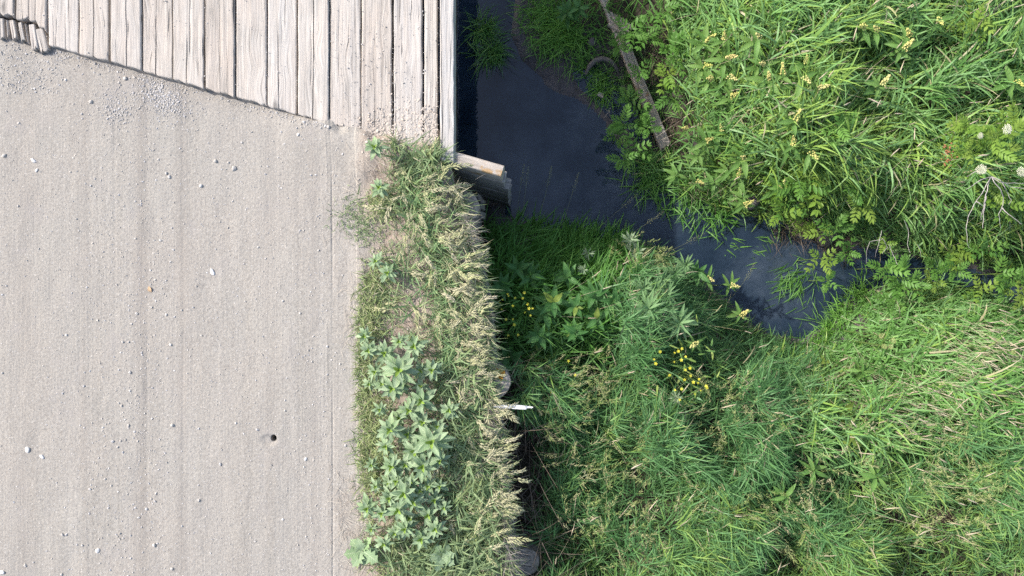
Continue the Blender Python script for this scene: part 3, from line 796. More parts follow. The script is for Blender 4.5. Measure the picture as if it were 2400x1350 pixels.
# ================================================================== loose timber in and by the creek
def beam_between(name, p0, p1, w_, t_, material, seed, lab, cat):
    p0 = np.array(p0); p1 = np.array(p1); dv = p1 - p0; ln = np.linalg.norm(dv)
    me = plank_mesh(name, w_, lambda q: 0 * q, ln, [(w_ * 0.3, 0.1, ln * 0.7, 0.0012, 0.008)], seed, thick=t_, mats=material, ragged=0.02, ny=50)
    for v in me.vertices: v.co.x -= w_ / 2
    o = obj(name, me, None, tuple(p0))
    o.rotation_euler = (math.asin(dv[2] / ln), 0, math.atan2(dv[1], dv[0]) - math.pi / 2)
    return tag(o, lab, cat)
pz = [float(ground(*W(px, py, -1.2))) + 0.10 for px, py in ((1562, 345), (1480, 140), (1403, -45))]
print('plank z', pz)
pz1 = max(pz[2], 2 * pz[1] - pz[0])
beam_between('creek_plank', (*W(1562, 345, pz[0]), pz[0]), (*W(1403, -45, pz1), pz1), 0.100, 0.05, M['creek_plank'], 601, 'long grey-brown plank lying on the far bank by the water', 'plank')
beam_between('short_plank', (*W(1482, 66, -1.16), float(ground(*W(1482, 66, -1.2))) + 0.045), (*W(1436, 36, -1.15), float(ground(*W(1436, 36, -1.2))) + 0.03), 0.13, 0.04, M['creek_plank'], 602, 'short grey plank piece sticking out beside the long creek plank', 'plank')
mb = MB()
pts = [W(1374, 172, -1.42) + (-1.44,), W(1381, 155, -1.4) + (-1.41,), W(1394, 141, -1.38) + (-1.385,), W(1412, 135, -1.36) + (-1.37,), W(1430, 139, -1.35) + (-1.36,), W(1446, 152, -1.35) + (-1.40,), W(1456, 166, -1.35) + (-1.45,)]
pts = np.array(pts); tt = np.linspace(0, 1, 26); pp = np.stack([np.interp(tt, np.linspace(0, 1, 7), pts[:, c]) for c in range(3)], 1)
pp[1:-1] = (pp[:-2] + pp[1:-1] * 2 + pp[2:]) / 4
pp[:, 2] -= 0.012
mb.tube(pp, 0.008 + 0.016 * np.sin(np.pi * np.clip(tt * 0.85 + 0.12, 0, 1)) + 0.003 * fbm(tt * 9, tt * 0), 8)
tag(obj('driftwood', mb.build('driftwood', M['driftwood'])), 'curved pale driftwood piece between mud and long creek plank', 'driftwood')
V, F = wbox(0.05, 0.018, 0.035, 510); 
tag(obj('wood_chip', mesh_np('wood_chip', V, [F], M['board_top'], None, False), None, (*W(1400, 222, -1.42), -1.45), (0.1, 0.1, -0.4)), 'small pale square wood chip at the muddy waterline', 'wood chip')
for k, (px, py, s_, z, lab) in enumerate([(1463, 208, 0.055, -1.38, 'dark grey rounded rock under the long creek plank'), (1765, 468, 0.10, -1.36, 'grey rock at the far waterline behind yellow bud plants'), (1933, 487 + 60, 0.13, -1.32, 'pale grey bank rock where the creek narrows'), (1480, 205, 0.05, -1.4, 'small dark rock beside the long creek plank'), (1388, 97, 0.05, -1.42, 'wet bluish rock in the mud left of the long plank')]):
    gz = max(float(ground(*W(px, py, z))), WATER - 0.02) + 0.3 * s_
    tag(obj('bank_rock', rock_mesh('bank_rock', 700 + k, M['bank_rock']), None, (*W(px, py, gz), gz), (0, 0, k), s_), lab, 'rock', 'rocks along the creek')
# white broken stake
V = np.array([(0.0, 0.004, 0), (0.10, 0.018, 0), (0.19, 0.012, 0), (0.262, 0.004, 0), (0.255, -0.004, 0), (0.225, -0.003, 0), (0.215, -0.014, 0), (0.12, -0.010, 0), (0.04, -0.005, 0), (0.0, 0.0, 0)])
n = len(V); V2 = V.copy(); V2[:, 2] = -0.012
Vt = np.vstack([V, V2]); 
me = bpy.data.meshes.new('white_stake'); me.from_pydata([tuple(v) for v in Vt], [], [list(range(n))[::-1], list(range(n, 2 * n))] + [[i, n + i, n + (i + 1) % n, (i + 1) % n][::-1] for i in range(n)][::-1])
me.materials.append(M['white_paint']); me.update()
import bmesh
bm = bmesh.new(); bm.from_mesh(me); bmesh.ops.recalc_face_normals(bm, faces=bm.faces); bm.to_mesh(me); bm.free()
tag(obj('white_stake', me, None, (*W(1157, 953, -0.02), 0.0), (0.12, 0.10, -0.03)), 'white painted broken stake jutting over the dark gap', 'stake')

# ================================================================== stones on the road
rock_meshes = [rock_mesh('road_stone', 800 + k, M['stone'], R.uniform(0.5, 0.75), 2) for k in range(6)]
quartz = [rock_mesh('quartz_chip', 820 + k, M['quartz'], 0.35, 1, 0.9) for k in range(3)]
def on_road(px, py):
    x, y = W(px, py); return x, y, float(road_h(x, y))
SPECIAL = [(294, 184, 8.5, 'largest round grey stone against the cut plank ends'), (314, 181, 6, 'pale flat stone touching the plank ends'), (325, 184, 5, 'small oval grey stone last of three by the plank ends'),
           (222, 148, 6, 'grey stone under the shadowed plank end at upper road'), (153, 135, 5, 'whitish angular stone under the first cut plank'), (775, 302, 7, 'grey pebble where the split plank meets the dirt'), (716, 289, 6, 'pale pebble at the plank corner'),
           (302, 997, 6, 'bluish stone of the close pair in the lower road'), (277, 1047, 5, 'bluish speckled pebble below the bluish pair'), (405, 996, 8, 'large bluish grey pebble level with the bluish pair'), (265, 1034, 6, 'round bluish pebble in the lower gravel line'),
           (345, 1192, 6, 'dark stone in the gravel line near the lower edge'), (363, 1276, 8, 'pale round stone lowest in the gravel line'), (148, 1252, 7, 'brown-grey pebble alone near the lower road edge'), (467, 1172, 6, 'pale oval pebble right of the gravel line'),
           (471, 436, 8, 'grey stone directly below the gravel patch'), (397, 414, 7, 'white-topped pebble below the gravel patch'), (390, 406, 6, 'small grey pebble paired with a white-topped one'), (213, 239, 8, 'pale flat stone left of the gravel patch'), (10, 365, 9, 'pale bluish flat stone near the left road edge'),
           (250, 250, 5, 'small brownish pebble left of the gravel patch'), (504, 377, 8, 'white angular stone centre of the upper road'), (548, 395, 10, 'broad pale stone half buried in the upper road'), (306, 872, 6, 'grey pebble in the middle gravel line'), (400, 808, 6, 'pale pebble below the white chip')]
for k, (px, py, s_, lab) in enumerate(SPECIAL):
    x, y, z = on_road(px, py)
    tag(obj('road_stone', rock_meshes[k % 6], None, (x, y, z + s_ * MPP * 0.10), (0, 0, R.uniform(0, 6)), s_ * MPP * 0.68), lab, 'stone', 'stones on the dirt road')
for k, (px, py, s_, lab) in enumerate([(497, 637, 9, 'white angular chip alone in the middle of the road'), (66, 1053, 8, 'bright white chip near the left edge of the lower road'), (100, 1070, 7, 'white square chip beside a brighter white chip'), (5, 1341, 9, 'white chip in the bottom left corner of the road'), (716, 1076, 5, 'small white chip right of the burrow hole'), (86, 399, 5, 'white flake in the upper left road'), (78, 376, 7, 'flat white fragment in the upper left road'), (230, 1290, 7, 'flat white flake low in the gravel line')]):
    x, y, z = on_road(px, py)
    tag(obj('quartz_chip', quartz[k % 3], None, (x, y, z + 0.003), (0, 0, R.uniform(0, 6)), s_ * MPP), lab, 'stone', 'white chips on the dirt road')
x, y, z = on_road(355, 685)
n_, kk = 7, 3
t_ = np.linspace(0, 1, n_); half = 0.28 * np.sin(np.pi * t_) ** 0.8
LV = np.stack([np.stack([-half, t_, 0.10 * half / 0.28 + 0.06 * np.sin(t_ * 5)], 1), np.stack([0 * t_, t_, 0.06 * np.sin(t_ * 5)], 1), np.stack([half, t_, 0.14 * half / 0.28 + 0.06 * np.sin(t_ * 5)], 1)], 1).reshape(-1, 3)
tag(obj('dead_leaf', mesh_np('dead_leaf', LV, [grid_faces(n_, 3)], M['tan_leaf']), None, (x, y, z + 0.003), (0, 0, 0.5), 0.045), 'curled tan dead leaf lying on the dirt road', 'leaf')
placed = 0
rs = np.random.default_rng(9)
while placed < 95:
    px, py = rs.uniform(-10, 835), rs.uniform(110, 1360)
    lane = math.exp(-((px - 345) / 40) ** 2) + 0.5 * math.exp(-((px - 260) / 60) ** 2) + 0.35 * math.exp(-((px - 745) / 45) ** 2) + 0.22
    x, y = W(px, py)
    if rs.random() > lane or y > abut_y(x) - 0.05: continue
    s_ = rs.uniform(2.2, 4.0) if rs.random() < 0.88 else rs.uniform(4, 5.5)
    z = float(road_h(x, y))
    tag(obj('road_pebble', rock_meshes[rs.integers(6)], None, (x, y, z + s_ * MPP * 0.08), (0, 0, rs.uniform(0, 6.28)), s_ * MPP * 0.9), 'small grey pebble lying loose on the pale dirt road', 'pebble', 'pebbles scattered on the dirt road')
    placed += 1

def gravel(name, label, P, size, material, seed, flat=0.5):
    r = np.random.default_rng(seed); n = len(P)
    Rm = rotz(r.uniform(0, 6.28, n)) @ rotx(r.uniform(-0.6, 0.6, n))
    V0 = ICO_V * np.array([1, 0.78, flat])
    V, F, H = stamp(V0, ICO_F, P, Rm, size, r.random(n))
    V = V + r.normal(0, 0.12, V.shape) * np.repeat(size, 12)[:, None]
    o = obj(name, mesh_np(name, V, [F], material, H, False))
    return tag(o, label, None, None, 'stuff')
def scatter_px(n, f, seed):
    r = np.random.default_rng(seed); out = []
    P = f(r, n); x, y = W(P[:, 0], P[:, 1])
    k = (y < abut_y(x) - 0.012)
    return x[k], y[k], r
# gravel over the whole road, denser in the lanes
def f1(r, n):
    px = np.concatenate([r.uniform(-20, 840, n // 3), r.normal(345, 34, n // 4), r.normal(250, 60, n // 5), r.normal(742, 30, n // 6), r.normal(560, 80, n // 6)])
    return np.stack([px, r.uniform(60, 1370, len(px))], 1)
x, y, r = scatter_px(5200, f1, 31)
k = x < SEAM; x, y = x[k], y[k]
sz = np.exp(r.normal(math.log(0.0030), 0.42, len(x))).clip(0.0014, 0.0085)
gravel('road_gravel', 'loose fine gravel scattered over the dirt road', np.stack([x, y, road_h(x, y) + sz * 0.25], 1), sz, M['gravel'], 32)
def f2(r, n):
    a = r.normal(0, 1, (n, 2)); m = n // 2
    P = np.stack([385 + a[:, 0] * 30 + a[:, 1] * 14, 232 + a[:, 1] * 26], 1)
    q = np.stack([r.uniform(-10, 150, m), r.uniform(85, 220, m)], 1)
    s = r.uniform(130, 780, m); q2 = np.stack([s, 112 + (s - 130) * 0.2796 + 5 + np.abs(r.normal(0, 10, m))], 1)
    return np.vstack([P, q, q2, np.stack([r.normal(275, 22, n // 3), r.normal(255, 22, n // 3)], 1)])
x, y, r = scatter_px(1700, f2, 33)
sz = np.exp(r.normal(math.log(0.0029), 0.45, len(x))).clip(0.0014, 0.008)
gravel('gravel_patch', 'patches of loose pale gravel along the plank ends', np.stack([x, y, road_h(x, y) + sz * 0.3], 1), sz, M['gravel'], 34)
# clods of dried mud on the buried planks
r = np.random.default_rng(35)
P = np.vstack([np.stack([r.normal(975, 26, 420), r.normal(300, 32, 420)], 1), np.stack([r.normal(890, 28, 240), r.normal(302, 20, 240)], 1), np.stack([r.normal(1015, 10, 140), r.normal(320, 26, 140)], 1), np.stack([r.uniform(860, 1025, 160), r.uniform(250, 372, 160)], 1)])
P = P[(P[:, 0] < 1026) & (P[:, 1] > 150)]
x, y = W(P[:, 0], P[:, 1], DECK)
sz = np.exp(r.normal(math.log(0.0058), 0.5, len(x))).clip(0.002, 0.015)
zz = np.maximum(road_h(x, y), DECK)
gravel('mud_clods', 'crumbly clods of dried mud on the plank ends', np.stack([x, y, zz - sz * 0.05], 1), sz, M['clod'], 36, 0.42)
Pd = np.vstack([np.stack([r.uniform(-10, 1028, 500), r.uniform(-40, 340, 500)], 1), np.stack([r.normal(860, 60, 420), r.uniform(60, 340, 420)], 1), np.stack([np.array(seams)[r.integers(5, len(seams), 260)] + r.normal(-2, 2.5, 260), r.uniform(-40, 330, 260)], 1)])
x, y = W(Pd[:, 0], Pd[:, 1], DECK); k = (y > abut_y(x) + 0.02) & (Pd[:, 0] < 1028); x, y = x[k], y[k]
sz = np.exp(r.normal(math.log(0.0024), 0.45, len(x))).clip(0.0012, 0.007)
gravel('deck_grit', 'fine grit scattered over the bridge planks', np.stack([x, y, DECK + 0.004 + sz * 0.2], 1), sz, M['gravel'], 38)
P = np.stack([r.uniform(835, 1180, 2600), r.uniform(330, 1370, 2600)], 1); x, y = W(P[:, 0], P[:, 1]); k = x < wall_x(y) - 0.01; x, y = x[k], y[k]
sz = np.exp(r.normal(math.log(0.0034), 0.5, len(x))).clip(0.0014, 0.010)
gravel('verge_crumbs', 'crumbs of dry soil and grit on the verge', np.stack([x, y, road_h(x, y) + sz * 0.2], 1), sz, M['clod'], 37)

# ================================================================== leaf and plant meshes
def leaf_mesh(name, ratio, material, fold=0.25, curve=0.25, nseg=7, peak=0.42, serr=0.0, wave=0.0, seed=0):
    """unit-length blade along +Y"""
    t = np.linspace(0, 1, nseg + 1)
    wv = np.sin(np.pi * t ** (math.log(0.5) / math.log(peak))) ** 0.85 * ratio / 2
    wv[0] = 0.012
    if serr: wv = wv * (1 + serr * np.where(np.arange(nseg + 1) % 2, 1, -1) * (t > 0.1))
    z = -curve * t ** 2
    r = np.random.default_rng(seed)
    wz = wave * np.sin(t * 9 + r.uniform(0, 6))
    V = np.stack([np.stack([-wv, t, z + fold * wv + wz * wv], 1), np.stack([0 * t, t, z], 1), np.stack([wv, t, z + fold * wv - wz * wv], 1)], 1).reshape(-1, 3)
    return mesh_np(name, V, [grid_faces(nseg + 1, 3)], material)
LF = {}
LF['rosette'] = [leaf_mesh('rosette_leaf', q, M['rosette'], 0.3, c, 8, p, 0, 0.25, i) for i, (q, c, p) in enumerate([(0.37, 0.25, 0.45), (0.31, 0.40, 0.48), (0.42, 0.15, 0.42)])]
LF['core'] = [leaf_mesh('core_leaf', 0.35, M['rosette_core'], 0.4, 0.0, 5, 0.45)]
LF['lobed'] = [leaf_mesh('lobed_leaf', 0.62, M['rosette'], 0.15, 0.2, 9, 0.5, 0.35, 0.2, 5)]
LF['spear'] = [leaf_mesh('spear_leaf', q, M['spike_leaf'], 0.35, c, 7, 0.4, 0, 0.2, i) for i, (q, c) in enumerate([(0.24, 0.35), (0.28, 0.2)])]
LF['silver'] = [leaf_mesh('narrow_leaf', q, M['silver'], 0.5, c, 5, 0.42) for q, c in ((0.15, 0.3), (0.18, 0.15))]
LF['pale'] = [leaf_mesh('silvery_leaf', 0.2, M['silver_pale'], 0.4, 0.2, 5, 0.45, 0.3)]
LF['dark'] = [leaf_mesh('broad_leaf', q, M['dark_leaf'], 0.3, c, 8, 0.38, 0, 0.25, i) for i, (q, c) in enumerate([(0.42, 0.35), (0.36, 0.25)])]
LF['yellow'] = [leaf_mesh('yellowing_leaf', 0.45, M['yellow_leaf'], 0.25, 0.3, 8, 0.42, 0, 0.3, 3)]
def frond_mesh(name, pairs, material, seed, lw=0.36, ll=0.34):
    """pinnate leaf of unit length along +Y"""
    r = np.random.default_rng(seed); mb = MB()
    t = np.linspace(0, 1, 7)
    rz = lambda q: 0.10 * np.sin(q * 2.4) - 0.22 * q ** 2
    mb.tube(np.stack([0 * t, t * 0.84, rz(t)], 1), np.linspace(0.014, 0.006, 7), 4)
    def leaflet(y, a, L_):
        q = np.linspace(0, 1, 6); wv = np.sin(np.pi * q ** 0.8) ** 0.8 * L_ * lw / 2; wv[0] = 0.006
        z = rz(y) - 0.18 * L_ * q ** 2 * r.uniform(0.2, 2.0)
        dx, dy = math.sin(a), math.cos(a)
        cx, cy = dx * q * L_, y + dy * q * L_
        tl = r.uniform(-0.25, 0.25)
        V = np.stack([np.stack([cx - dy * wv, cy + dx * wv, z + wv * (0.35 + tl)], 1), np.stack([cx, cy, z], 1), np.stack([cx + dy * wv, cy - dx * wv, z + wv * (0.35 - tl)], 1)], 1).reshape(-1, 3)
        mb.add(V, (), grid_faces(6, 3))
    for k in range(pairs):
        y = 0.20 + 0.62 * k / (pairs - 1) if pairs > 1 else 0.5
        L_ = ll * (0.8 + 0.35 * math.sin(math.pi * (k + 0.8) / (pairs + 0.4)))
        for s_ in (-1, 1): leaflet(y + r.normal(0, 0.01), s_ * (1.0 - 0.09 * k + r.normal(0, 0.07)), L_ * r.uniform(0.9, 1.1))
    leaflet(0.83, r.normal(0, 0.1), ll * 0.95)
    return mb.build(name, material)
FR = [frond_mesh('pinnate_leaf', p, M['ash'], 900 + i, lw) for i, (p, lw) in enumerate([(4, 0.40), (5, 0.36), (5, 0.32), (6, 0.33), (3, 0.44)])]
FRL = [frond_mesh('pinnate_leaf', p, M['ash_light'], 920 + i, lw) for i, (p, lw) in enumerate([(4, 0.42), (5, 0.36), (3, 0.46)])]
def lrot(az, pitch, roll=0.0): return (pitch, roll, az - math.pi / 2)
def stem_mesh(h, r0=0.004, bend=(0.0, 0.0), seed=0):
    mb = MB(); t = np.linspace(0, 1, 6)
    mb.tube(np.stack([bend[0] * (t - 1) ** 2, bend[1] * (t - 1) ** 2, -h * (1 - t)], 1), np.linspace(r0, r0 * 0.6, 6), 5)
    return mb.build('stem', M['stem'])

def top_at(px, py, hgt, on='bank'):
    """world point of a plant top that stands hgt above its own ground"""
    z = 0.0 if on == 'verge' else -0.8
    for _ in range(4):
        x, y = W(px, py, z)
        g = float(road_h(x, y)) if on == 'verge' else float(ground(x, y))
        if on == 'bank': g = max(g, WATER)
        z = g + hgt
    return x, y, z, g

ORD = ['first', 'second', 'third', 'fourth', 'fifth', 'sixth', 'seventh', 'eighth', 'ninth', 'tenth', 'eleventh', 'twelfth', 'thirteenth', 'fourteenth', 'fifteenth', 'sixteenth', 'seventeenth', 'eighteenth', 'nineteenth', 'twentieth', 'twenty-first', 'twenty-second', 'twenty-third', 'twenty-fourth', 'twenty-fifth', 'twenty-sixth', 'twenty-seventh', 'twenty-eighth', 'twenty-ninth', 'thirtieth', 'thirty-first', 'thirty-second', 'thirty-third', 'thirty-fourth', 'thirty-fifth', 'thirty-sixth', 'thirty-seventh', 'thirty-eighth']

# ---- pale broad-leaved weeds on the verge
ROS = [(878, 345, 44), (888, 440, 40), (908, 640, 40), (880, 612, 36), (934, 868, 76), (987, 941, 58), (958, 962, 52), (913, 1008, 54), (955, 1018, 46), (1011, 1036, 72), (901, 828, 48), (878, 872, 38), (919, 911, 52), (970, 812, 50), (1012, 868, 44), (863, 822, 40), (854, 788, 38), (1052, 962, 42), (904, 1046, 42), (972, 1058, 58),
       (917, 1094, 50), (990, 1094, 60), (946, 1158, 58), (928, 1128, 44), (912, 1168, 44), (969, 1178, 52), (933, 1196, 58), (860, 1192, 46), (894, 1203, 44), (1003, 1208, 50), (1018, 1172, 40), (899, 1275, 40), (987, 1264, 50), (1020, 1240, 44), (960, 1130, 44), (1003, 1140, 42), (990, 990, 48), (1030, 1080, 40), (950, 1090, 42), (948, 1240, 44), (935, 800, 36), (985, 870, 42), (865, 900, 30), (890, 960, 32), (940, 905, 36), (985, 905, 36), (1025, 1000, 34), (870, 1090, 30), (880, 1140, 32), (1000, 1250, 34), (1030, 1140, 32), (960, 1215, 36), (870, 1240, 30), (925, 1250, 34), (1040, 1190, 34), (985, 1025, 36), (935, 980, 36), (1035, 1045, 32), (910, 1130, 34), (985, 1150, 36), (960, 1060, 36), (895, 900, 34)]
rows = {'road-side': [], 'middle': [], 'drop-side': []}
for p in ROS: rows['road-side' if p[0] < 915 else 'middle' if p[0] < 968 else 'drop-side'].append(p)
rr = np.random.default_rng(51)
for row, lst in rows.items():
    for k, (px, py, rad) in enumerate(sorted(lst, key=lambda p: p[1])):
        hgt = rad * MPP * rr.uniform(1.0, 1.5)
        x, y, z, g = top_at(px, py, hgt, 'verge')
        lab = 'largest pale broad-leaved weed on the verge' if rad == 76 else f'pale broad-leaved weed in the {row} row of the verge, {ORD[k]} from the bridge'
        e = empty('broad_leaved_weed', (x, y, g), lab, 'weed', 'pale broad-leaved weeds on the verge')
        st = stem_mesh(hgt, 0.0035); obj('stem', st, e, (0, 0, hgt))
        nl = int(rr.integers(11, 16)); a0 = rr.uniform(0, 6.28)
        for q in range(nl):
            tier = q / nl
            az = a0 + q * 2.4 + rr.normal(0, 0.15)
            L_ = rad * MPP * 0.70 * (1.0 - 0.35 * tier) * rr.uniform(0.85, 1.1)
            obj('leaf', LF['rosette'][rr.integers(3)], e, (0, 0, hgt * (0.72 + 0.28 * tier)), lrot(az, 0.10 + 0.55 * tier + rr.normal(0, 0.12), rr.normal(0, 0.2)), L_)
        for q in range(3):
            obj('young_leaf', LF['core'][0], e, (0, 0, hgt), lrot(a0 + 1 + q * 2.1, 1.0), rad * MPP * 0.33)
for k, (px, py, rad, nl, lab) in enumerate([(850, 1292, 58, 8, 'pale jagged-lobed weed at the road edge near the bottom'), (1034, 1306, 46, 7, 'greyish jagged-lobed weed beside the straw gap near the bottom')]):
    hgt = 0.10; x, y, z, g = top_at(px, py, hgt, 'verge')
    e = empty('lobed_weed', (x, y, g), lab, 'weed')
    obj('stem', stem_mesh(hgt), e, (0, 0, hgt))
    for q in range(nl):
        obj('leaf', LF['lobed'][0], e, (0, 0, hgt * 0.9), lrot(q * 2.4 + k, 0.15 + 0.5 * q / nl, rr.normal(0, 0.3)), rad * MPP * rr.uniform(0.5, 0.8))

# ---- straw-coloured seeding grass tufts on the verge
def spikelet(L_, w_):
    return np.array([(0, 0, 0), (w_, L_ * 0.4, 0), (0, L_ * 0.35, w_ * 0.7), (-w_, L_ * 0.4, 0), (0, L_ * 0.4, -w_ * 0.7), (0, L_, 0)]), np.array([(0, 1, 2), (0, 2, 3), (0, 3, 4), (0, 4, 1), (5, 2, 1), (5, 3, 2), (5, 4, 3), (5, 1, 4)])
def rot_dir(dv):
    dv = np.asarray(dv, float); dv /= np.linalg.norm(dv)
    s_ = np.cross(dv, [0, 0, 1.0]); s_ /= np.linalg.norm(s_) + 1e-9
    return np.stack([s_, dv, np.cross(s_, dv)], 1)
def panicle_mesh(name, seed, n=20, L_=0.14, spl=0.030, spread=0.55, material=None, w_=0.0034, stem=0.16):
    """nodding one-sided panicle: stem rises from origin, bends over along +Y"""
    r = np.random.default_rng(seed); mb = MB()
    t = np.linspace(0, 1, 8)
    tot = stem + L_
    el = 1.25 - 1.55 * t ** 1.1
    st = np.concatenate([[0], np.full(7, tot / 7)])
    P = np.stack([0 * t + 0.01 * np.sin(t * 3 + seed), np.cumsum(st * np.cos(el)), np.cumsum(st * np.sin(el))], 1)
    mb.tube(P, np.linspace(0.0014, 0.0007, 8), 3)
    f0 = stem / tot
    for q in range(n):
        u = f0 + (1 - f0) * (q + 0.5) / n
        p = np.array([np.interp(u, t, P[:, c]) for c in range(3)])
        e = np.interp(u, t, el)
        sd = (1 if q % 2 else -1) * r.uniform(0.2, 1) * spread
        dv = np.array([math.sin(sd), math.cos(sd) * math.cos(e - 0.25), math.sin(e - 0.25) + r.normal(0, 0.12)])
        bl = r.uniform(0.004, 0.024) * (1.2 - (u - f0) / (1 - f0))
        p2 = p + dv * bl
        V0, F0 = spikelet(spl * r.uniform(0.7, 1.15), w_)
        Rm = rot_dir(dv + r.normal(0, 0.15, 3))
        mb.add(V0 @ Rm.T + p2, F0)
        if bl > 0.010:
            mb.add(np.array([p - 0.0004, p + 0.0004, p2]), [(0, 1, 2)])
    return mb.build(name, material or M['panicle'], False)
PAN = [panicle_mesh('panicle', 940 + i, R.randint(15, 21), R.uniform(0.10, 0.15), R.uniform(0.027, 0.036), R.uniform(0.35, 0.65), None, 0.0046, R.uniform(0.10, 0.17)) for i in range(6)]
def tuft_mesh(name, seed, n, L_, w_, material, lift=(0.5, 1.3), droop=(0.5, 1.6), spread=0.03, az=None, azs=3.14, seg=4):
    r = np.random.default_rng(seed)
    b = np.stack([r.normal(0, spread, n), r.normal(0, spread, n), np.zeros(n)], 1)
    a = r.uniform(0, 6.28, n) if az is None else r.normal(az, azs, n)
    V, q, t, h = blades(b, a, L_ * r.uniform(0.55, 1.15, n), r.uniform(*lift, n), r.uniform(*droop, n), w_ * r.uniform(0.7, 1.2, n), r.random(n), r.normal(0, 0.5, n), seg)
    return mesh_np(name, V, [q, t], material, h)
TUF = [tuft_mesh('tuft_blades', 960 + i, 24, 0.16, 0.0085, M['tuft']) for i in range(4)]
edge_row, inner_row = [], []
for py in np.arange(395, 880, 21): edge_row.append((float(np.interp(py, [395, 440, 500, 540, 600, 700, 780, 880], [1030, 1000, 1000, 1040, 1062, 1082, 1092, 1085])) + R.uniform(-30, 18), py + R.uniform(-6, 6)))
for py in (905, 935, 962, 985, 1020, 1045, 1060, 1090, 1110, 1125, 1160, 1180, 1215, 1240, 1275): edge_row.append((R.uniform(1090, 1155), py))
for py in np.arange(405, 870, 33): inner_row.append((float(np.interp(py, [405, 440, 500, 560, 700, 870], [980, 965, 960, 995, 1015, 1035])) + R.uniform(-18, 16), py + R.uniform(-8, 8)))
for py in (455, 640, 720, 800): inner_row.append((R.uniform(945, 985), py))
for px, py in ((1035, 905), (1065, 985), (1050, 1050), (1075, 1150), (1062, 1180), (1100, 1195), (1085, 1010)): inner_row.append((px, py))
rb = np.random.default_rng(61)
for row, lst in (('outer row overhanging the drop', edge_row), ('inner row on the verge', inner_row)):
    for k, (px, py) in enumerate(sorted(lst, key=lambda p: p[1])):
        x, y = W(px, py)
        g = float(road_h(x, y))
        o_ = ORD[k] if k < len(ORD) else None
        lab = f'straw-coloured seeding grass tuft, {o_} from the bridge in the {row}' if o_ else f'straw-coloured seeding grass tuft far down the {row}'
        e = empty('seeding_grass_tuft', (x, y, g), lab, 'grass tuft', 'seeding grass tufts along the verge edge')
        obj('blades', TUF[rb.integers(4)], e, (0, 0, 0), (0, 0, rb.uniform(0, 6.28)), rb.uniform(0.8, 1.2))
        outer = 'outer' in row
        for q in range(int(rb.integers(5, 8)) if outer else int(rb.integers(3, 6))):
            az = rb.normal(-0.25, 0.95) if outer else rb.normal(-0.3, 1.5)
            obj('panicle', PAN[rb.integers(6)], e, (rb.normal(0, 0.03), rb.normal(0, 0.03), 0), lrot(az, rb.normal(-0.05, 0.18), rb.normal(0, 0.2)), rb.uniform(0.60, 1.05))

# ---- pinnate-leaved saplings on the banks
SAP = {'beside the long creek plank': [(1478, 72, 46), (1452, 102, 40), (1513, 88, 46), (1580, 130, 50), (1562, 176, 44), (1574, 222, 48), (1478, 232, 44), (1500, 268, 46), (1462, 290, 44), (1520, 300, 40), (1462, 372, 40), (1490, 350, 44), (1500, 168, 34), (1552, 22, 44), (1580, 100, 40), (1448, 318, 36)],
       'on the grassy far bank above the narrows': [(1880, 418, 56), (1846, 470, 50), (1908, 448, 54), (1835, 500, 40), (1972, 295, 44), (2026, 475, 42), (1918, 402, 44), (2010, 440, 40), (1828, 440, 40)],
       'overhanging the dark narrow channel': [(1927, 543, 40), (1962, 533, 46), (1880, 524, 40), (1928, 605, 44), (1988, 590, 40), (2080, 627, 50), (2113, 650, 54), (2140, 668, 44), (2197, 627, 40), (2243, 630, 46), (2252, 587, 50), (2318, 582, 46), (2348, 642, 54), (2368, 668, 50), (2080, 570, 30), (2098, 700, 46), (1942, 657, 32), (2304, 678, 36), (2190, 655, 34), (2380, 640, 50), (2395, 690, 46)],
       }
ra = np.random.default_rng(71)
SAPV = [stem_mesh(h, 0.004) for h in (0.3, 0.45, 0.6)]
for place, lst in SAP.items():
    for k, (px, py, rad) in enumerate(sorted(lst)):
        hgt = ra.uniform(0.26, 0.42) if 'plank' in place else ra.uniform(0.50, 0.64) if 'grassy' in place else ra.uniform(0.36, 0.55)
        x, y, z, g = top_at(px, py, hgt)
        light = ra.random() < (0.12 if 'plank' in place else 0.35)
        e = empty('leafy_sapling', (x, y, g), f'{"yellow-green" if light else "bright green"} feather-leaved sapling {place}, {ORD[k]} counting rightwards', 'sapling', 'feather-leaved saplings ' + place)
        obj('stem', SAPV[0 if hgt < 0.4 else 1 if hgt < 0.52 else 2], e, (0, 0, hgt))
        a0 = ra.uniform(0, 6.28); nl = int(ra.integers(4, 7))
        for q in range(nl):
            L_ = rad * MPP * (1.25 if 'grassy' in place else 1.08) * ra.uniform(0.75, 1.15)
            pool = FRL if light else FR
            obj('leaf', pool[ra.integers(len(pool))], e, (0, 0, hgt * (0.80 + 0.2 * q / nl)), lrot(a0 + q * 2.4 + ra.normal(0, 0.2), 0.25 + 0.35 * q / nl + ra.normal(0, 0.15), ra.normal(0, 0.15)), L_)
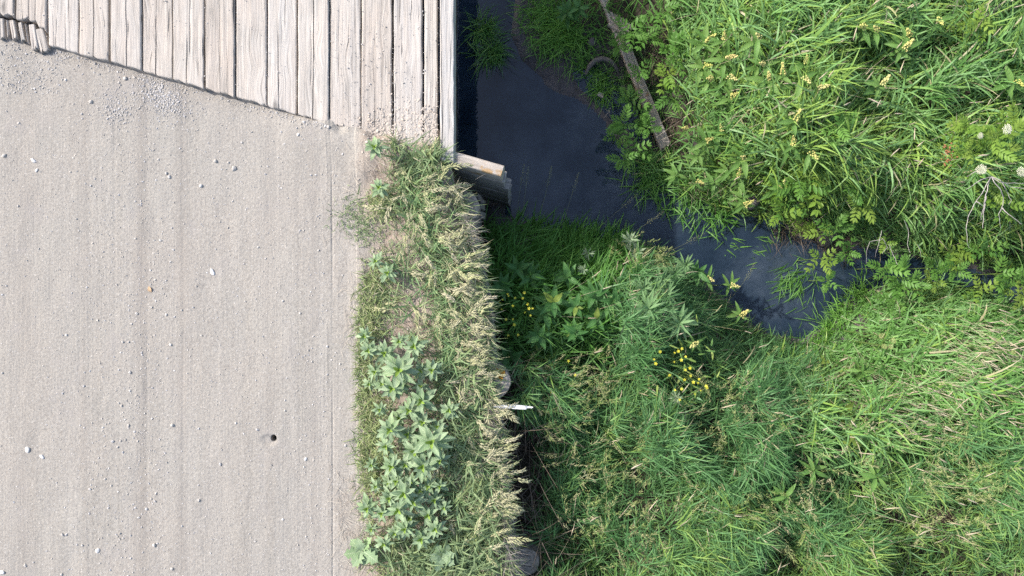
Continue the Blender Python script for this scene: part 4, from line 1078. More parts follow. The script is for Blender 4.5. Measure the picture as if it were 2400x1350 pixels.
# bright yellow-green leafy bush parts by the right edge
for k, (px, py, rad, lab) in enumerate([(2300, 50, 50, 'bright yellow-green leafy plant alone near the top right corner'), (2270, 295, 44, 'yellow-green leafy plant left of the topmost white flower head'), (2340, 330, 54, 'yellow-green leafy plant under the topmost white flower head'), (2380, 290, 50, 'yellow-green leafy plant at the right edge above white flowers'), (2345, 445, 46, 'yellow-green leafy plant over the bleached dead branch'), (2390, 460, 46, 'yellow-green leafy plant right of the bleached dead branch'), (2270, 350, 40, 'yellow-green leafy plant left of the cream flower head')]):
    hgt = 0.62; x, y, z, g = top_at(px, py, hgt)
    e = empty('leafy_bush', (x, y, g), lab, 'bush', 'yellow-green leafy plants at the right edge')
    obj('stem', SAPV[2], e, (0, 0, hgt))
    for q in range(13):
        obj('leaf', FRL[ra.integers(3)], e, (ra.normal(0, 0.03), ra.normal(0, 0.03), hgt * (0.75 + 0.25 * q / 13)), lrot(q * 2.4 + k, 0.2 + 0.5 * q / 13 + ra.normal(0, 0.2), ra.normal(0, 0.2)), rad * MPP * ra.uniform(0.65, 1.0))

# ---- spear-leaved plants with yellow bud clusters
def bud_mesh(name, seed, n=30, L_=0.075):
    r = np.random.default_rng(seed); mb = MB()
    V0 = ICO_V; 
    for q in range(n):
        u = r.random(); a = r.uniform(0, 6.28)
        br = 0.022 * (1 - u) + 0.004
        p = np.array([math.cos(a) * br * r.uniform(0.3, 1), u * L_, math.sin(a) * br * r.uniform(0.3, 1) + 0.01])
        mb.add(V0 * r.uniform(0.0035, 0.0062) * np.array([1, 1.3, 1]) + p, ICO_F)
    return mb.build(name, M['spike'], True)
BUD = [bud_mesh('bud_cluster', 970 + i, 34, R.uniform(0.05, 0.09)) for i in range(4)]
SPK = [(1670, 77), (1718, 68), (1730, 107), (1780, 87), (1660, 143), (1743, 147), (1790, 150), (1890, 147), (1803, 183), (1836, 172), (1887, 182), (1917, 207), (1867, 280), (1873, 333), (1770, 357), (1738, 272), (1752, 192), (1733, 412), (1830, 440), (1657, 330), (2055, 70), (2026, 63), (2122, 112), (2070, 196), (2130, 82), (1913, 353), (1705, 145), (2385, 190), (2200, 45)]
WSP = [(1637, 425, 'first yellow bud plant drooping over the far waterline'), (1610, 302, 'yellow bud plant hanging beside the long plank end'), (1747, 480, 'yellow bud plant nodding over the water at the bend'), (1660, 652, 'yellow bud plant standing against dark water on the near bank'), (1715, 668, 'yellow bud plant leaning over the water right of another'), (1740, 738, 'bright yellow bud plant at the near waterline tip'), (1633, 805, 'yellow bud plant above the yellow-flowered patch')]
def spike_plant(px, py, lab, group):
    hgt = ra.uniform(0.5, 0.66); x, y, z, g = top_at(px, py, hgt)
    e = empty('bud_plant', (x, y, g), lab, 'flowering plant', group)
    obj('stem', SAPV[2], e, (0, 0, hgt))
    az = ra.uniform(0, 6.28)
    obj('bud_cluster', BUD[ra.integers(4)], e, (0, 0, hgt - 0.01), lrot(az, 0.75), ra.uniform(0.9, 1.25))
    for q in range(7):
        obj('leaf', LF['spear'][ra.integers(2)], e, (0, 0, hgt * (0.78 + 0.2 * q / 7)), lrot(az + q * 2.4, 0.3 + ra.normal(0, 0.15), ra.normal(0, 0.2)), ra.uniform(0.09, 0.16) * (0.72 if 'water' in group else 1))
upper = sorted([p for p in SPK if p[1] < 160]); lower = sorted([p for p in SPK if p[1] >= 160])
for k, (px, py) in enumerate(upper): spike_plant(px, py, f'spear-leaved plant with yellow bud cluster, upper band of the far bank, {ORD[k]} counting rightwards', 'yellow bud plants in the far bank grass')
for k, (px, py) in enumerate(lower): spike_plant(px, py, f'spear-leaved plant with yellow bud cluster, lower band of the far bank, {ORD[k]} counting rightwards', 'yellow bud plants in the far bank grass')
for px, py, lab in WSP: spike_plant(px, py, lab, 'yellow bud plants by the water')

# ---- grey-green many-leaved rosettes on the near bank
for k, (px, py, rad, lab) in enumerate([(1510, 677, 42, 'grey-green star-shaped plant leftmost in the upper cluster row'), (1535, 680, 40, 'grey-green star-shaped plant second in the upper cluster row'), (1562, 692, 46, 'grey-green star-shaped plant in the middle of its cluster'), (1522, 725, 56, 'broad grey-green star plant at the lower left of its cluster'), (1568, 728, 40, 'small grey-green star plant between two larger ones'), (1594, 757, 58, 'largest grey-green star plant at the bottom of its cluster'), (1610, 622, 42, 'grey-green star plant leaning over the water edge'), (1584, 642, 42, 'grey-green star plant just behind the waterside one'), (1556, 655, 40, 'grey-green star plant highest inside the near-bank cluster')]):
    hgt = ra.uniform(0.5, 0.62); x, y, z, g = top_at(px, py, hgt)
    e = empty('star_leaved_plant', (x, y, g), lab, 'plant', 'grey-green star-leaved plants on the near bank')
    obj('stem', SAPV[2], e, (0, 0, hgt))
    for q in range(24):
        tier = q / 24
        obj('leaf', LF['silver'][q % 2], e, (0, 0, hgt * (0.78 + 0.22 * tier)), lrot(q * 2.4, 0.0 + 1.0 * tier ** 1.5 + ra.normal(0, 0.1), ra.normal(0, 0.2)), rad * MPP * 1.1 * (1 - 0.45 * tier) * ra.uniform(0.85, 1.1))
for k, (px, py, rad, lab) in enumerate([(1378, 594, 26, 'small silvery feathery plant in the shaded near bank'), (1478, 562, 34, 'silvery feathery plant near the water on the near bank'), (1492, 592, 38, 'larger silvery feathery plant below another near the water'), (1588, 934, 22, 'silvery sprig under the lower yellow flower patch'), (1368, 632, 20, 'pale feathery sprig below the small silvery plant')]):
    hgt = 0.55; x, y, z, g = top_at(px, py, hgt)
    e = empty('silvery_plant', (x, y, g), lab, 'plant', 'silvery feathery plants on the near bank')
    obj('stem', SAPV[2], e, (0, 0, hgt))
    for q in range(16):
        obj('leaf', LF['pale'][0], e, (0, 0, hgt * (0.85 + 0.15 * q / 16)), lrot(q * 2.4, 0.2 + 0.6 * q / 16, ra.normal(0, 0.3)), rad * MPP * ra.uniform(0.6, 1.0))
# ---- shaded broad-leaved plants
for k, (px, py, rad, lab) in enumerate([(1213, 630, 44, 'dark broad-leaved plant nearest the verge drop in shade'), (1243, 648, 44, 'shaded broad-leaved plant with reddish tips above the flowers'), (1298, 708, 52, 'shaded broad-leaved plant with two yellowing leaves'), (1332, 650, 44, 'shaded broad-leaved plant centre of the near bank'), (1393, 692, 46, 'shaded broad-leaved plant right of the centre one'), (1398, 748, 44, 'shaded broad-leaved plant with one yellowing leaf below others'), (1278, 735, 46, 'shaded broad-leaved plant right of the upper yellow flowers'), (1175, 672, 40, 'dark broad-leaved plant tucked under the seeding grass'), (1190, 840, 44, 'dark broad-leaved plant above the lichen-spotted post'), (1440, 705, 40, 'shaded broad-leaved plant left of the star-leaved cluster'), (1350, 780, 40, 'dark broad-leaved plant low in the shaded bank'), (1265, 790, 40, 'dark broad-leaved plant below the upper yellow flowers'), (1350, 720, 40, 'shaded broad-leaved plant between two yellowing ones'), (1640, 640, 40, 'dark leafy clump standing in water at the near bank'), (1500, 640, 36, 'dark broad-leaved plant above the star-leaved cluster'), (1330, 25, 40, 'shaded broad-leaved plant in the creek grass by the long plank'), (1358, 15, 36, 'shaded broad-leaved plant under the long plank top')]):
    hgt = ra.uniform(0.42, 0.55) if py > 100 else 0.35
    x, y, z, g = top_at(px, py, hgt)
    e = empty('broad_leaved_plant', (x, y, g), lab, 'plant', 'broad-leaved plants in the shade')
    obj('stem', SAPV[1], e, (0, 0, hgt))
    for q in range(11):
        ye = ('yellow' in lab and 'flower' not in lab and q in ((8, 10) if 'two' in lab else (9,)))
        obj('leaf', LF['yellow'][0] if ye else LF['dark'][q % 2], e, (0, 0, hgt * (0.6 + 0.4 * q / 11)), lrot(q * 2.4 + k, 0.25 + 0.4 * q / 11 + ra.normal(0, 0.12), ra.normal(0, 0.2)), rad * MPP * ra.uniform(0.85, 1.15) * (0.62 if ye else 0.9))

for k, (px, py, rad, lab) in enumerate([(1984, 973, 40, 'plant with one large round pale leaf right of the fine grass middle'), (2010, 1040, 30, 'round-leaved plant below another with a large pale leaf'), (1945, 853, 22, 'small round-leaved plant near the bleached seed heads'), (1845, 1165, 40, 'lance-leaved green plant low in the fine grass'), (1910, 1105, 44, 'lance-leaved green plant in a dark hollow of the fine grass'), (2060, 1120, 44, 'lance-leaved green plant right of the dark hollow'), (2025, 872, 40, 'feathery yellow-green plant among right-hand seed heads'), (1640, 362, 42, 'lance-leaved plant on the far bank just past the plank end'), (1588, 408, 40, 'lance-leaved plant drooping at the far waterline, first of four'), (1676, 428, 44, 'lance-leaved plant drooping at the far waterline, second of four'), (1712, 398, 44, 'lance-leaved plant drooping at the far waterline, third of four'), (1742, 462, 42, 'lance-leaved plant drooping at the far waterline, last of four')]):
    hgt = 0.5; x, y, z, g = top_at(px, py, hgt)
    e = empty('leafy_weed', (x, y, g), lab, 'plant', 'leafy plants in the creek bank grass')
    obj('stem', SAPV[1], e, (0, 0, hgt))
    for q in range(4 if 'round' in lab else 9):
        obj('leaf', LF['yellow'][0] if 'round' in lab else LF['spear'][q % 2], e, (0, 0, hgt * (0.8 + 0.2 * q / 9)), lrot(q * 2.4 + k, 0.2 + ra.normal(0, 0.15), ra.normal(0, 0.2)), rad * MPP * ra.uniform(0.8, 1.1))

# ---- yellow-flowered weeds
def flower_mesh():
    mb = MB()
    for q in range(5):
        a = q * 2 * math.pi / 5
        c, s_ = math.cos(a), math.sin(a)
        pr = np.array([(0, 0, 0), (-0.30, 0.45, 0.10), (-0.22, 0.95, 0.22), (0.22, 0.95, 0.22), (0.30, 0.45, 0.10)])
        V = np.stack([pr[:, 0] * c - pr[:, 1] * s_, pr[:, 0] * s_ + pr[:, 1] * c, pr[:, 2]], 1)
        mb.add(V, [(0, 1, 4)], [(1, 2, 3, 4)])
    mb.add(ICO_V * 0.26 + np.array([0, 0, 0.1]), ICO_F)
    return mb.build('flower', M['petal'])
FLW = flower_mesh()
FA = [(1192, 693), (1178, 702), (1172, 710), (1155, 721), (1207, 698), (1225, 699), (1229, 686), (1202, 717), (1237, 713), (1248, 723), (1240, 723), (1230, 732), (1243, 739), (1186, 749), (1202, 748), (1205, 761), (1176, 725), (1214, 785), (1191, 786), (1190, 689)]
FB = [(1547, 824), (1581, 827), (1590, 823), (1598, 817), (1533, 842), (1580, 848), (1597, 844), (1607, 836), (1537, 852), (1617, 863), (1606, 867), (1618, 881), (1638, 889), (1657, 909), (1642, 915), (1628, 924), (1597, 912), (1582, 914), (1625, 896), (1593, 937), (1636, 898), (1604, 890), (1655, 905), (1569, 879)]
FC = [(1332, 846), (1348, 879), (1292, 919), (1246, 915)]
for pts_, lab, hh in ((FA, 'shaded weed dotted with small yellow flowers below the seeding grass', 0.55), (FB, 'sunlit weed with yellow flowers in the fine grass', 0.58), (FC, 'sparse yellow-flowered weed right of the lichen-spotted post', 0.5)):
    cx = sum(p[0] for p in pts_) / len(pts_); cy = sum(p[1] for p in pts_) / len(pts_)
    x, y, z, g = top_at(cx, cy, hh)
    e = empty('yellow_flowered_weed', (x, y, g), lab, 'flowering weed')
    mb = MB()
    for px, py in pts_:
        hz = z + ra.normal(0.02, 0.03)
        fx, fy = W(px, py, hz)
        obj('flower', FLW, e, (fx - x, fy - y, hz - g), (ra.normal(0, 0.3), ra.normal(0, 0.3), ra.uniform(0, 6)), ra.uniform(0.0075, 0.0125))
        t = np.linspace(0, 1, 6)[:, None]
        b = np.array([(fx - x) * 0.35, (fy - y) * 0.35, 0.0]); tip = np.array([fx - x, fy - y, hz - g - 0.002])
        mid = (b + tip) / 2 + np.array([0, 0, 0.1])
        mb.tube((1 - t) ** 2 * b + 2 * t * (1 - t) * mid + t ** 2 * tip, 0.0016, 4)
    obj('stems', mb.build('flower_stems', M['stem']), e)
    n = 90 if len(pts_) > 5 else 40
    sp = 0.13
    b = np.stack([ra.normal(0, sp, n), ra.normal(0, sp, n), ra.uniform(0.15, hh - 0.06, n)], 1)
    V, q, t, h = blades(b, ra.uniform(0, 6.28, n), ra.uniform(0.05, 0.10, n), ra.uniform(0, 0.9, n), 0.6, ra.uniform(0.010, 0.018, n), ra.uniform(0.2, 0.75, n), ra.normal(0, 0.4, n))
    obj('foliage', mesh_np('weed_foliage', V, [q, t], M['shady' if hh == 0.55 else 'fine'], h), e)

# ---- umbels
def umbel_mesh(name, seed, material, n=55):
    r = np.random.default_rng(seed); mb = MB()
    for q in range(n):
        a = q * 2.4; rad = math.sqrt((q + 0.5) / n)
        p = np.array([math.cos(a) * rad, math.sin(a) * rad, 0.25 * (1 - rad ** 2) + r.normal(0, 0.04)])
        mb.add(ICO_V * r.uniform(0.09, 0.15) * np.array([1, 1, 0.6]) + p, ICO_F)
        if q % 3 == 0: mb.add(np.array([p + (0.01, 0, 0), p - (0.01, 0, 0), (0, 0, -0.8)]), [(0, 1, 2)])
    return mb.build(name, material)
UM = [umbel_mesh('umbel', 980 + i, M['umbel']) for i in range(2)]; UG = umbel_mesh('umbel', 984, M['umbel_green'], 40)
for k, (px, py, rad, me, lab) in enumerate([(2305, 396, 13, UM[0], 'cream round flower head above the bleached dead branch'), (2361, 303, 13, UM[1], 'topmost white flower head in the yellow-green bush'), (2396, 402, 13, UM[0], 'white flower head cut by the right edge'), (2298, 318, 8, UM[1], 'small white flower head left of the topmost one'), (2066, 787, 8, UG, 'greenish flower head upper left of a cluster of four'), (2098, 799, 9, UG, 'greenish flower head upper right of a cluster of four'), (2074, 812, 8, UG, 'greenish flower head lower left of a cluster of four'), (2093, 813, 8, UG, 'greenish flower head lower right of a cluster of four'), (2375, 825, 7, UG, 'lone greenish flower head by the right edge straw')]):
    hgt = 0.74; x, y, z, g = top_at(px, py, hgt)
    e = empty('umbel_flower', (x, y, g), lab, 'flower', 'round flower heads on the far side')
    obj('stem', SAPV[2], e, (0, 0, hgt - 0.02)); obj('flower_head', me, e, (0, 0, hgt), (ra.normal(0, 0.15), ra.normal(0, 0.15), 0), rad * MPP * 0.92)

# ---- dead branches
def twigs(name, paths, label, z, r0, cat='branch'):
    mb = MB(); ref = None; origin = None
    for path in paths:
        P = []
        for i, (px, py) in enumerate(path):
            zz = z + 0.03 * math.sin(i * 1.7 + path[0][0]) - 0.015 * i
            P.append((*W(px, py, zz), zz))
        P = np.array(P); t = np.linspace(0, 1, 5 * len(P)); q = np.stack([np.interp(t, np.linspace(0, 1, len(P)), P[:, c]) for c in range(3)], 1)
        q[1:-1] = (q[:-2] + 2 * q[1:-1] + q[2:]) / 4
        q[:, :2] += 0.003 * np.stack([fbm(t * 9 + path[0][0], t * 0), fbm(t * 9, t * 0 + path[0][1])], 1)
        if origin is None: origin = q[0].copy()
        mb.tube(q - origin, np.linspace(r0, r0 * 0.45, len(q)), 5)
    return tag(obj(name, mb.build(name, M['twig']), None, tuple(origin)), label, cat)
Z2 = lambda pts: [(2000 + a / 3.5525, 220 + b / 3.5525) for a, b in pts]
twigs('dead_branch', [Z2(p) for p in ([(1150, 690), (1130, 720), (1080, 820), (1020, 890), (960, 1020), (940, 1120), (945, 1230), (965, 1285)], [(1130, 720), (1105, 850), (1080, 960), (1060, 1050)], [(1105, 850), (1085, 980), (1075, 1120)], [(1150, 690), (1170, 730), (1230, 800), (1250, 880), (1240, 950), (1210, 1000), (1215, 1060), (1228, 1120)], [(1240, 950), (1300, 1010), (1400, 1085)], [(1150, 690), (1230, 720), (1260, 780), (1290, 830), (1312, 890), (1295, 920)], [(1150, 690), (1050, 720), (1000, 760), (940, 795)], [(1230, 720), (1300, 770), (1421, 790)], [(1020, 890), (1060, 920), (1090, 950)], [(1110, 640), (1000, 650), (950, 690)], [(1150, 690), (1220, 740), (1421, 745)])], 'bleached forked dead branch spread over grass at the right edge', -0.14, 0.0036)
Z8 = lambda pts: [(1600 + a / 3, 400 + b / 3) for a, b in pts]
twigs('dead_branch', [Z8(p) for p in ([(1410, 480), (1370, 490), (1310, 505), (1295, 560), (1288, 650)], [(1400, 420), (1385, 490), (1365, 560), (1350, 610)], [(1450, 520), (1480, 590), (1512, 660)], [(1560, 350), (1590, 420), (1580, 520), (1600, 580)], [(1650, 520), (1672, 560), (1672, 605)], [(1410, 480), (1440, 540), (1400, 580)])], 'thin pale dead stems hanging over the dark channel', -0.62, 0.0026)
twigs('dead_twig', [[(1432, 250), (1428, 262), (1415, 278), (1405, 268)], [(1428, 262), (1432, 276), (1424, 262)], [(1428, 262), (1418, 255)]], 'thin dark dead twig lying on the water below the plank', -1.46, 0.0025, 'twig')
mb = MB(); rr_ = np.random.default_rng(5)
for q in range(40):
    p = np.array([*W(2222 + rr_.normal(0, 8), 362 + rr_.normal(0, 16), -0.2), -0.2 + rr_.normal(0, 0.02)]); mb.add(ICO_V * rr_.uniform(0.004, 0.008) + p, ICO_F)
c0 = np.vstack(mb.v).mean(0); mb.v = [v - c0 for v in mb.v]
tag(obj('dock_seed_head', mb.build('dock_seed_head', M['rust']), None, tuple(c0)), 'rust-brown dried seed head in the far grass', 'seed head')

# ---- sedge clumps in the creek
def sedge(px, py, n, L_, w_, lab, az=None, azs=0.8, spread=0.06, seed=0, z=None, lift=(0.5, 1.35), droop=(1.0, 2.2), material='sedge', name='sedge_clump'):
    x, y = W(px, py, WATER + 0.2)
    g = max(float(ground(x, y)), WATER) - 0.01
    me = tuft_mesh(name, seed, n, L_, w_, M[material], lift, droop, spread, az, azs, 5)
    return tag(obj(name, me, None, (x, y, g)), lab, 'sedge clump', 'sedge clumps in the creek')
sedge(1128, 50, 150, 0.24, 0.0065, 'upper half of the sedge hummock close beside the bridge', -0.6, 1.6, 0.05, 1, material='shady')
sedge(1150, 100, 170, 0.24, 0.0065, 'sedge hummock in open water close beside the bridge', -1.0, 1.4, 0.05, 2, material='shady')
sedge(1285, 22, 190, 0.28, 0.008, 'sedge clump on the far mud, leftmost at the top edge', None, 1, 0.09, 3)
sedge(1328, 58, 240, 0.28, 0.008, 'large sedge clump left of the long creek plank', -1.8, 1.5, 0.10, 4)
sedge(1350, 62, 160, 0.22, 0.008, 'sedge clump pressed against the long plank top', -2.0, 1.5, 0.07, 5)
sedge(1292, 84, 110, 0.22, 0.007, 'sedge clump trailing into the water left of the large one', -2.2, 1.0, 0.07, 6)
sedge(1240, 8, 50, 0.22, 0.006, 'thin sedge clump between hummock and far mud', -1.4, 1.2, 0.06, 16)
sedge(1422, 188, 120, 0.19, 0.008, 'bright sedge clump below the driftwood', -1.9, 1.4, 0.06, 7)
sedge(1402, 158, 60, 0.14, 0.006, 'small sedge tuft growing inside the driftwood curve', -1.6, 1.4, 0.04, 19)
for px, py, az_, sd_, lab_ in ((1836, 832, 1.9, 21, 'sedge clump at the near waterline where the creek bends, first of four'), (1896, 842, 1.7, 22, 'sedge clump at the near waterline where the creek bends, second of four'), (1968, 792, 2.5, 23, 'sedge clump at the near waterline where the creek bends, third of four'), (2006, 742, 2.7, 24, 'sedge clump at the near waterline where the creek bends, last of four'), (2046, 696, 2.2, 25, 'sedge clump reaching into the narrow channel from the near bank')):
    sedge(px, py, 110, 0.19, 0.0085, lab_, az_, 1.0, 0.07, sd_)
sedge(1365, 128, 130, 0.12, 0.008, 'low leafy clump on mud above the driftwood', None, 1, 0.06, 8)
sedge(1890, 652, 170, 0.22, 0.0070, 'flattened bright sedge clump combed by the current', -2.3, 0.55, 0.08, 9, droop=(0.8, 1.5), lift=(0.2, 0.7), material='shady')
sedge(1812, 600, 20, 0.14, 0.008, 'small sedge tuft in water above the flattened clump', 2.9, 0.7, 0.05, 10, lift=(0.1, 0.5), droop=(0.3, 0.9))
sedge(1830, 572, 24, 0.16, 0.008, 'sparse sedge tuft at the far waterline above the flattened clump', 2.6, 0.6, 0.04, 17, lift=(0.1, 0.5), droop=(0.3, 0.9))
sedge(1722, 566, 22, 0.13, 0.009, 'leafy sedge sprig floating in the middle of the creek', -0.8, 0.9, 0.05, 11, lift=(0.1, 0.5), droop=(0.3, 0.9))
sedge(1690, 541, 16, 0.11, 0.008, 'thin sedge sprig floating upstream of another in midstream', -0.9, 0.7, 0.04, 18, lift=(0.1, 0.5), droop=(0.3, 0.9))
sedge(1542, 392, 240, 0.24, 0.0105, 'sedge clump drooping over the far waterline below the plank', -1.9, 1.4, 0.11, 12, material='shady')
sedge(1622, 425, 240, 0.24, 0.0105, 'sedge clump on the far bank at the creek bend', -1.8, 1.4, 0.11, 13, material='shady')
sedge(1700, 470, 180, 0.22, 0.0105, 'sedge clump on the far bank right of the creek bend', -1.8, 1.4, 0.10, 26, material='shady')

# ---- tall airy grass stems by the water
AIR = [panicle_mesh('airy_panicle', 990 + i, 26, 0.20, 0.012, 1.0, M['finehead'], 0.0016, 0.40) for i in range(3)]
for me in AIR:
    a = me.attributes.get('hue')
for k, (px, py, az, lab) in enumerate([(1212, 520, 1.45, 'tall thin grass stem over the water nearest the board wall'), (1226, 525, 1.5, 'tallest thin grass stem over the water by the board wall'), (1262, 520, 1.35, 'thin bent grass stem right of the tallest one'), (1322, 535, 1.3, 'thin grass stem over the water, middle of the near bank'), (1395, 545, 0.75, 'leaning airy grass stem over the creek'), (1445, 570, 0.6, 'leaning airy grass stem near the silvery plants'), (1700, 735, 1.0, 'airy grass stem beside the bright yellow bud plant'), (1530, 612, 0.5, 'airy grass stem beside the waterside star plant')]):
    x, y = W(px, py, -1.1); g = max(float(ground(x, y)), WATER)
    tag(obj('grass_stem', AIR[k % 3], None, (x, y, g + 0.1), lrot(az, -0.1, 0), 0.95), lab, 'grass stem', 'tall airy grass stems by the water')

# ================================================================== grass
def cand(n, seed, x0=-0.35, x1=6.4, y0=-3.7, y1=3.7):
    n = int(n * (1.56 if x1 > 6 else 1.23))
    r = np.random.default_rng(seed)
    x = r.uniform(x0, x1, n); y = r.uniform(y0, y1, n)
    sd = bank_sd(x, y); g = ground(x, y)
    px, py = PX(x, y, g + 0.25)
    out = np.maximum(np.maximum(-60 - px, px - 2460), np.maximum(-80 - py, py - 1430))
    keep = (sd > -0.02 + 0.05 * r.random(n)) & ((out < 0) | (r.random(n) < 0.38))
    keep &= x > wall_x(np.minimum(y, 0.8)) + 0.03
    keep &= ~((y > abut_y(x) - 0.3) & (x < 0.05))
    return r, x[keep], y[keep], g[keep], px[keep], py[keep], sd[keep]
def gapline(py): return np.interp(py, [430, 520, 600, 850, 930, 1000, 1250, 1400], [1105, 1120, 1135, 1190, 1200, 1226, 1246, 1262])
CLUMP = np.random.default_rng(77)
def flow(x, y, s): return 2.2 * fbm(x * s + 40, y * s + 12, 2)

def broad_zone(px, py):
    north = smooth(40, -40, py - np.interp(px, [1180, 1560, 1700, 2000, 2400], [480, 540, 570, 640, 700]))
    east = smooth(1820, 2000, px + 0.25 * (py - 800)) * smooth(1130, 900, py)
    return np.clip(np.maximum(north, east), 0, 1)
def shade_zone(px, py):
    return smooth(1500, 1380, px + 0.4 * (py - 700)) * smooth(930, 800, py) * smooth(480, 520, py)
def mudshelf(px, py): return smooth(1570, 1530, px - 0.24 * py + 14 * fbm(px / 40, py / 40, 2)) * smooth(400, 350, py)

def spread_tufts(r, idx, m, sx, *arrs):
    """repeat tuft centres m times each (m an array), jittering positions"""
    k = np.repeat(idx, m)
    return [q[k] for q in arrs] + [r.normal(0, sx, len(k)), r.normal(0, sx, len(k))]
# broad meadow grass, growing in tufts
r, x, y, g, px, py, sd = cand(11500, 101)
p = broad_zone(px, py) * (1 - mudshelf(px, py))
k = r.random(len(x)) < p
x, y, g, px, py, sd = (q[k] for q in (x, y, g, px, py, sd)); n = len(x)
lean = np.where(py < 640, 0.75, np.where(px > 1900, -0.15, 0.3)) + flow(x, y, 1.1) * 0.6 + r.normal(0, 0.5, n)
thue = 0.37 + 0.13 * fbm(x * 2.1, y * 2.1 + 30, 3) + r.normal(0, 0.10, n) + 0.05 * smooth(1900, 2150, px) * smooth(840, 930, py) + 0.06 * (py < 560) - 0.07 * smooth(1800, 1950, px) * smooth(640, 700, py)
tup = (0.26 * smooth(-0.3, 0.4, fbm(x * 2.4 + 31, y * 2.4, 3)) + 0.26 * r.random(n) ** 1.2) * smooth(0.04, 0.35, sd)
tsz = r.uniform(0.75, 1.2, n)
x, y, lean, thue, tup, tsz, sd, dx, dy = spread_tufts(r, np.arange(n), r.integers(7, 15, n), 0.030, x, y, lean, thue, tup, tsz, sd)
x = x + dx; y = y + dy; n = len(x)
az = lean + r.normal(0, 1.0, n)
hue = np.clip(thue + r.normal(0, 0.09, n), 0.02, 0.68)
hue = np.where(r.random(n) < 0.03, r.uniform(0.82, 1.0, n), hue)
B1 = blades(np.stack([x, y, ground(x, y) + tup], 1), az, r.uniform(0.13, 0.29, n) * tsz * np.where(sd < 0.15, 0.75, 1), r.uniform(0.15, 1.3, n), r.uniform(0.4, 1.7, n), r.uniform(0.0075, 0.0165, n) * tsz, hue, r.normal(0, 0.45, n), 4, ground)
stuff('meadow_grass', 'lush broad-bladed meadow grass covering the far bank', [B1], M['grass'])

# fine grass of the lower bank, in tufts
r, x, y, g, px, py, sd = cand(19000, 102)
p = (1 - broad_zone(px, py)) * (1 - shade_zone(px, py)) * (py > 470) * smooth(-8, 45, px - gapline(py))
bare = np.maximum.reduce([smooth(1.0, 0.4, np.hypot((px - a) / w_, (py - b) / h_)) for a, b, w_, h_ in ((1500, 1312, 70, 26), (1810, 1250, 55, 60), (2215, 1200, 60, 45), (1345, 1225, 50, 40), (2150, 1330, 60, 25), (1760, 960, 30, 16), (1480, 1215, 40, 20))])
k = r.random(len(x)) < p * (0.42 + 0.65 * smooth(-0.45, 0.2, fbm(x * 2.2 + 11, y * 2.2 + 4, 3))) * (1 - 0.9 * bare)
x, y, g, px, py, sd = (q[k] for q in (x, y, g, px, py, sd)); n = len(x)
lean = np.where(py > 1180, 0.8, 0.35) + flow(x, y, 1.4) * 0.9 + r.normal(0, 0.5, n)
warm = smooth(1700, 2300, px + 0.8 * (py - 1100)) * smooth(1000, 1200, py)
thue = 0.25 + 0.12 * fbm(x * 2.6 + 70, y * 2.6, 3) + 0.13 * warm + r.normal(0, 0.09, n)
mound = smooth(-0.35, 0.45, fbm(x * 2.2 + 11, y * 2.2 + 4, 3))
tup = (0.34 * mound + 0.24 * r.random(n) ** 1.3) * smooth(0.02, 0.2, sd)
tsz = r.uniform(0.75, 1.25, n)
x, y, lean, thue, tup, tsz, dx, dy = spread_tufts(r, np.arange(n), r.integers(9, 18, n), 0.026, x, y, lean, thue, tup, tsz)
x = x + dx; y = y + dy; n = len(x)
az = lean + r.normal(0, 0.9, n)
hue = np.clip(thue + r.normal(0, 0.08, n), 0.0, 0.72)
hue = np.where(r.random(n) < 0.04, r.uniform(0.78, 1.0, n), hue)
B2 = blades(np.stack([x, y, ground(x, y) + tup], 1), az, r.uniform(0.09, 0.22, n) * tsz, r.uniform(0.1, 1.3, n), r.uniform(0.4, 1.7, n), r.uniform(0.0042, 0.0092, n) * tsz, hue, r.normal(0, 0.5, n), 4, ground)
stuff('fine_grass', 'fine tangled grass covering the near bank', [B2], M['fine'])

# lush shaded grass under the verge
r, x, y, g, px, py, sd = cand(9000, 103, -0.35, 2.6)
p = shade_zone(px, py) * smooth(-10, 20, px - gapline(py))
k = r.random(len(x)) < p * (0.65 + 0.4 * smooth(-0.4, 0.3, fbm(x * 3 + 3, y * 3, 3)))
x, y, g, px, py, sd = (q[k] for q in (x, y, g, px, py, sd)); n = len(x)
lean = 0.8 + flow(x, y, 1.2) * 0.5 + r.normal(0, 0.5, n)
thue = 0.45 + 0.25 * fbm(x * 3, y * 3, 2) + r.normal(0, 0.15, n); tup = 0.3 * r.random(n) * smooth(0.03, 0.25, sd); tsz = r.uniform(0.75, 1.25, n)
x, y, lean, thue, tup, tsz, dx, dy = spread_tufts(r, np.arange(n), r.integers(7, 14, n), 0.026, x, y, lean, thue, tup, tsz)
x = x + dx; y = y + dy; n = len(x)
B3 = blades(np.stack([x, y, ground(x, y) + tup], 1), lean + r.normal(0, 0.8, n), r.uniform(0.12, 0.30, n) * tsz, r.uniform(0.25, 1.35, n), r.uniform(0.4, 1.7, n), r.uniform(0.007, 0.014, n), np.clip(thue + r.normal(0, 0.12, n), 0, 1), r.normal(0, 0.5, n), 4, ground)
# far mud shelf: sparse
r, x, y, g, px, py, sd = cand(40000, 104, -0.2, 2.4, 0.5, 3.0)
k = r.random(len(x)) < mudshelf(px, py) * smooth(0.14, 0.36, sd) * 0.13
x, y, g = x[k], y[k], g[k]; n = len(x)
B4 = blades(np.stack([x, y, g], 1), r.uniform(0, 6.28, n), r.uniform(0.12, 0.3, n), r.uniform(0.4, 1.3, n), r.uniform(0.6, 1.8, n), r.uniform(0.005, 0.009, n), np.clip(r.normal(0.45, 0.25, n), 0, 1), r.normal(0, 0.5, n), 4, ground)
stuff('bank_grass', 'lush dark green grass in the shade along the creek', [B3, B4], M['shady'])

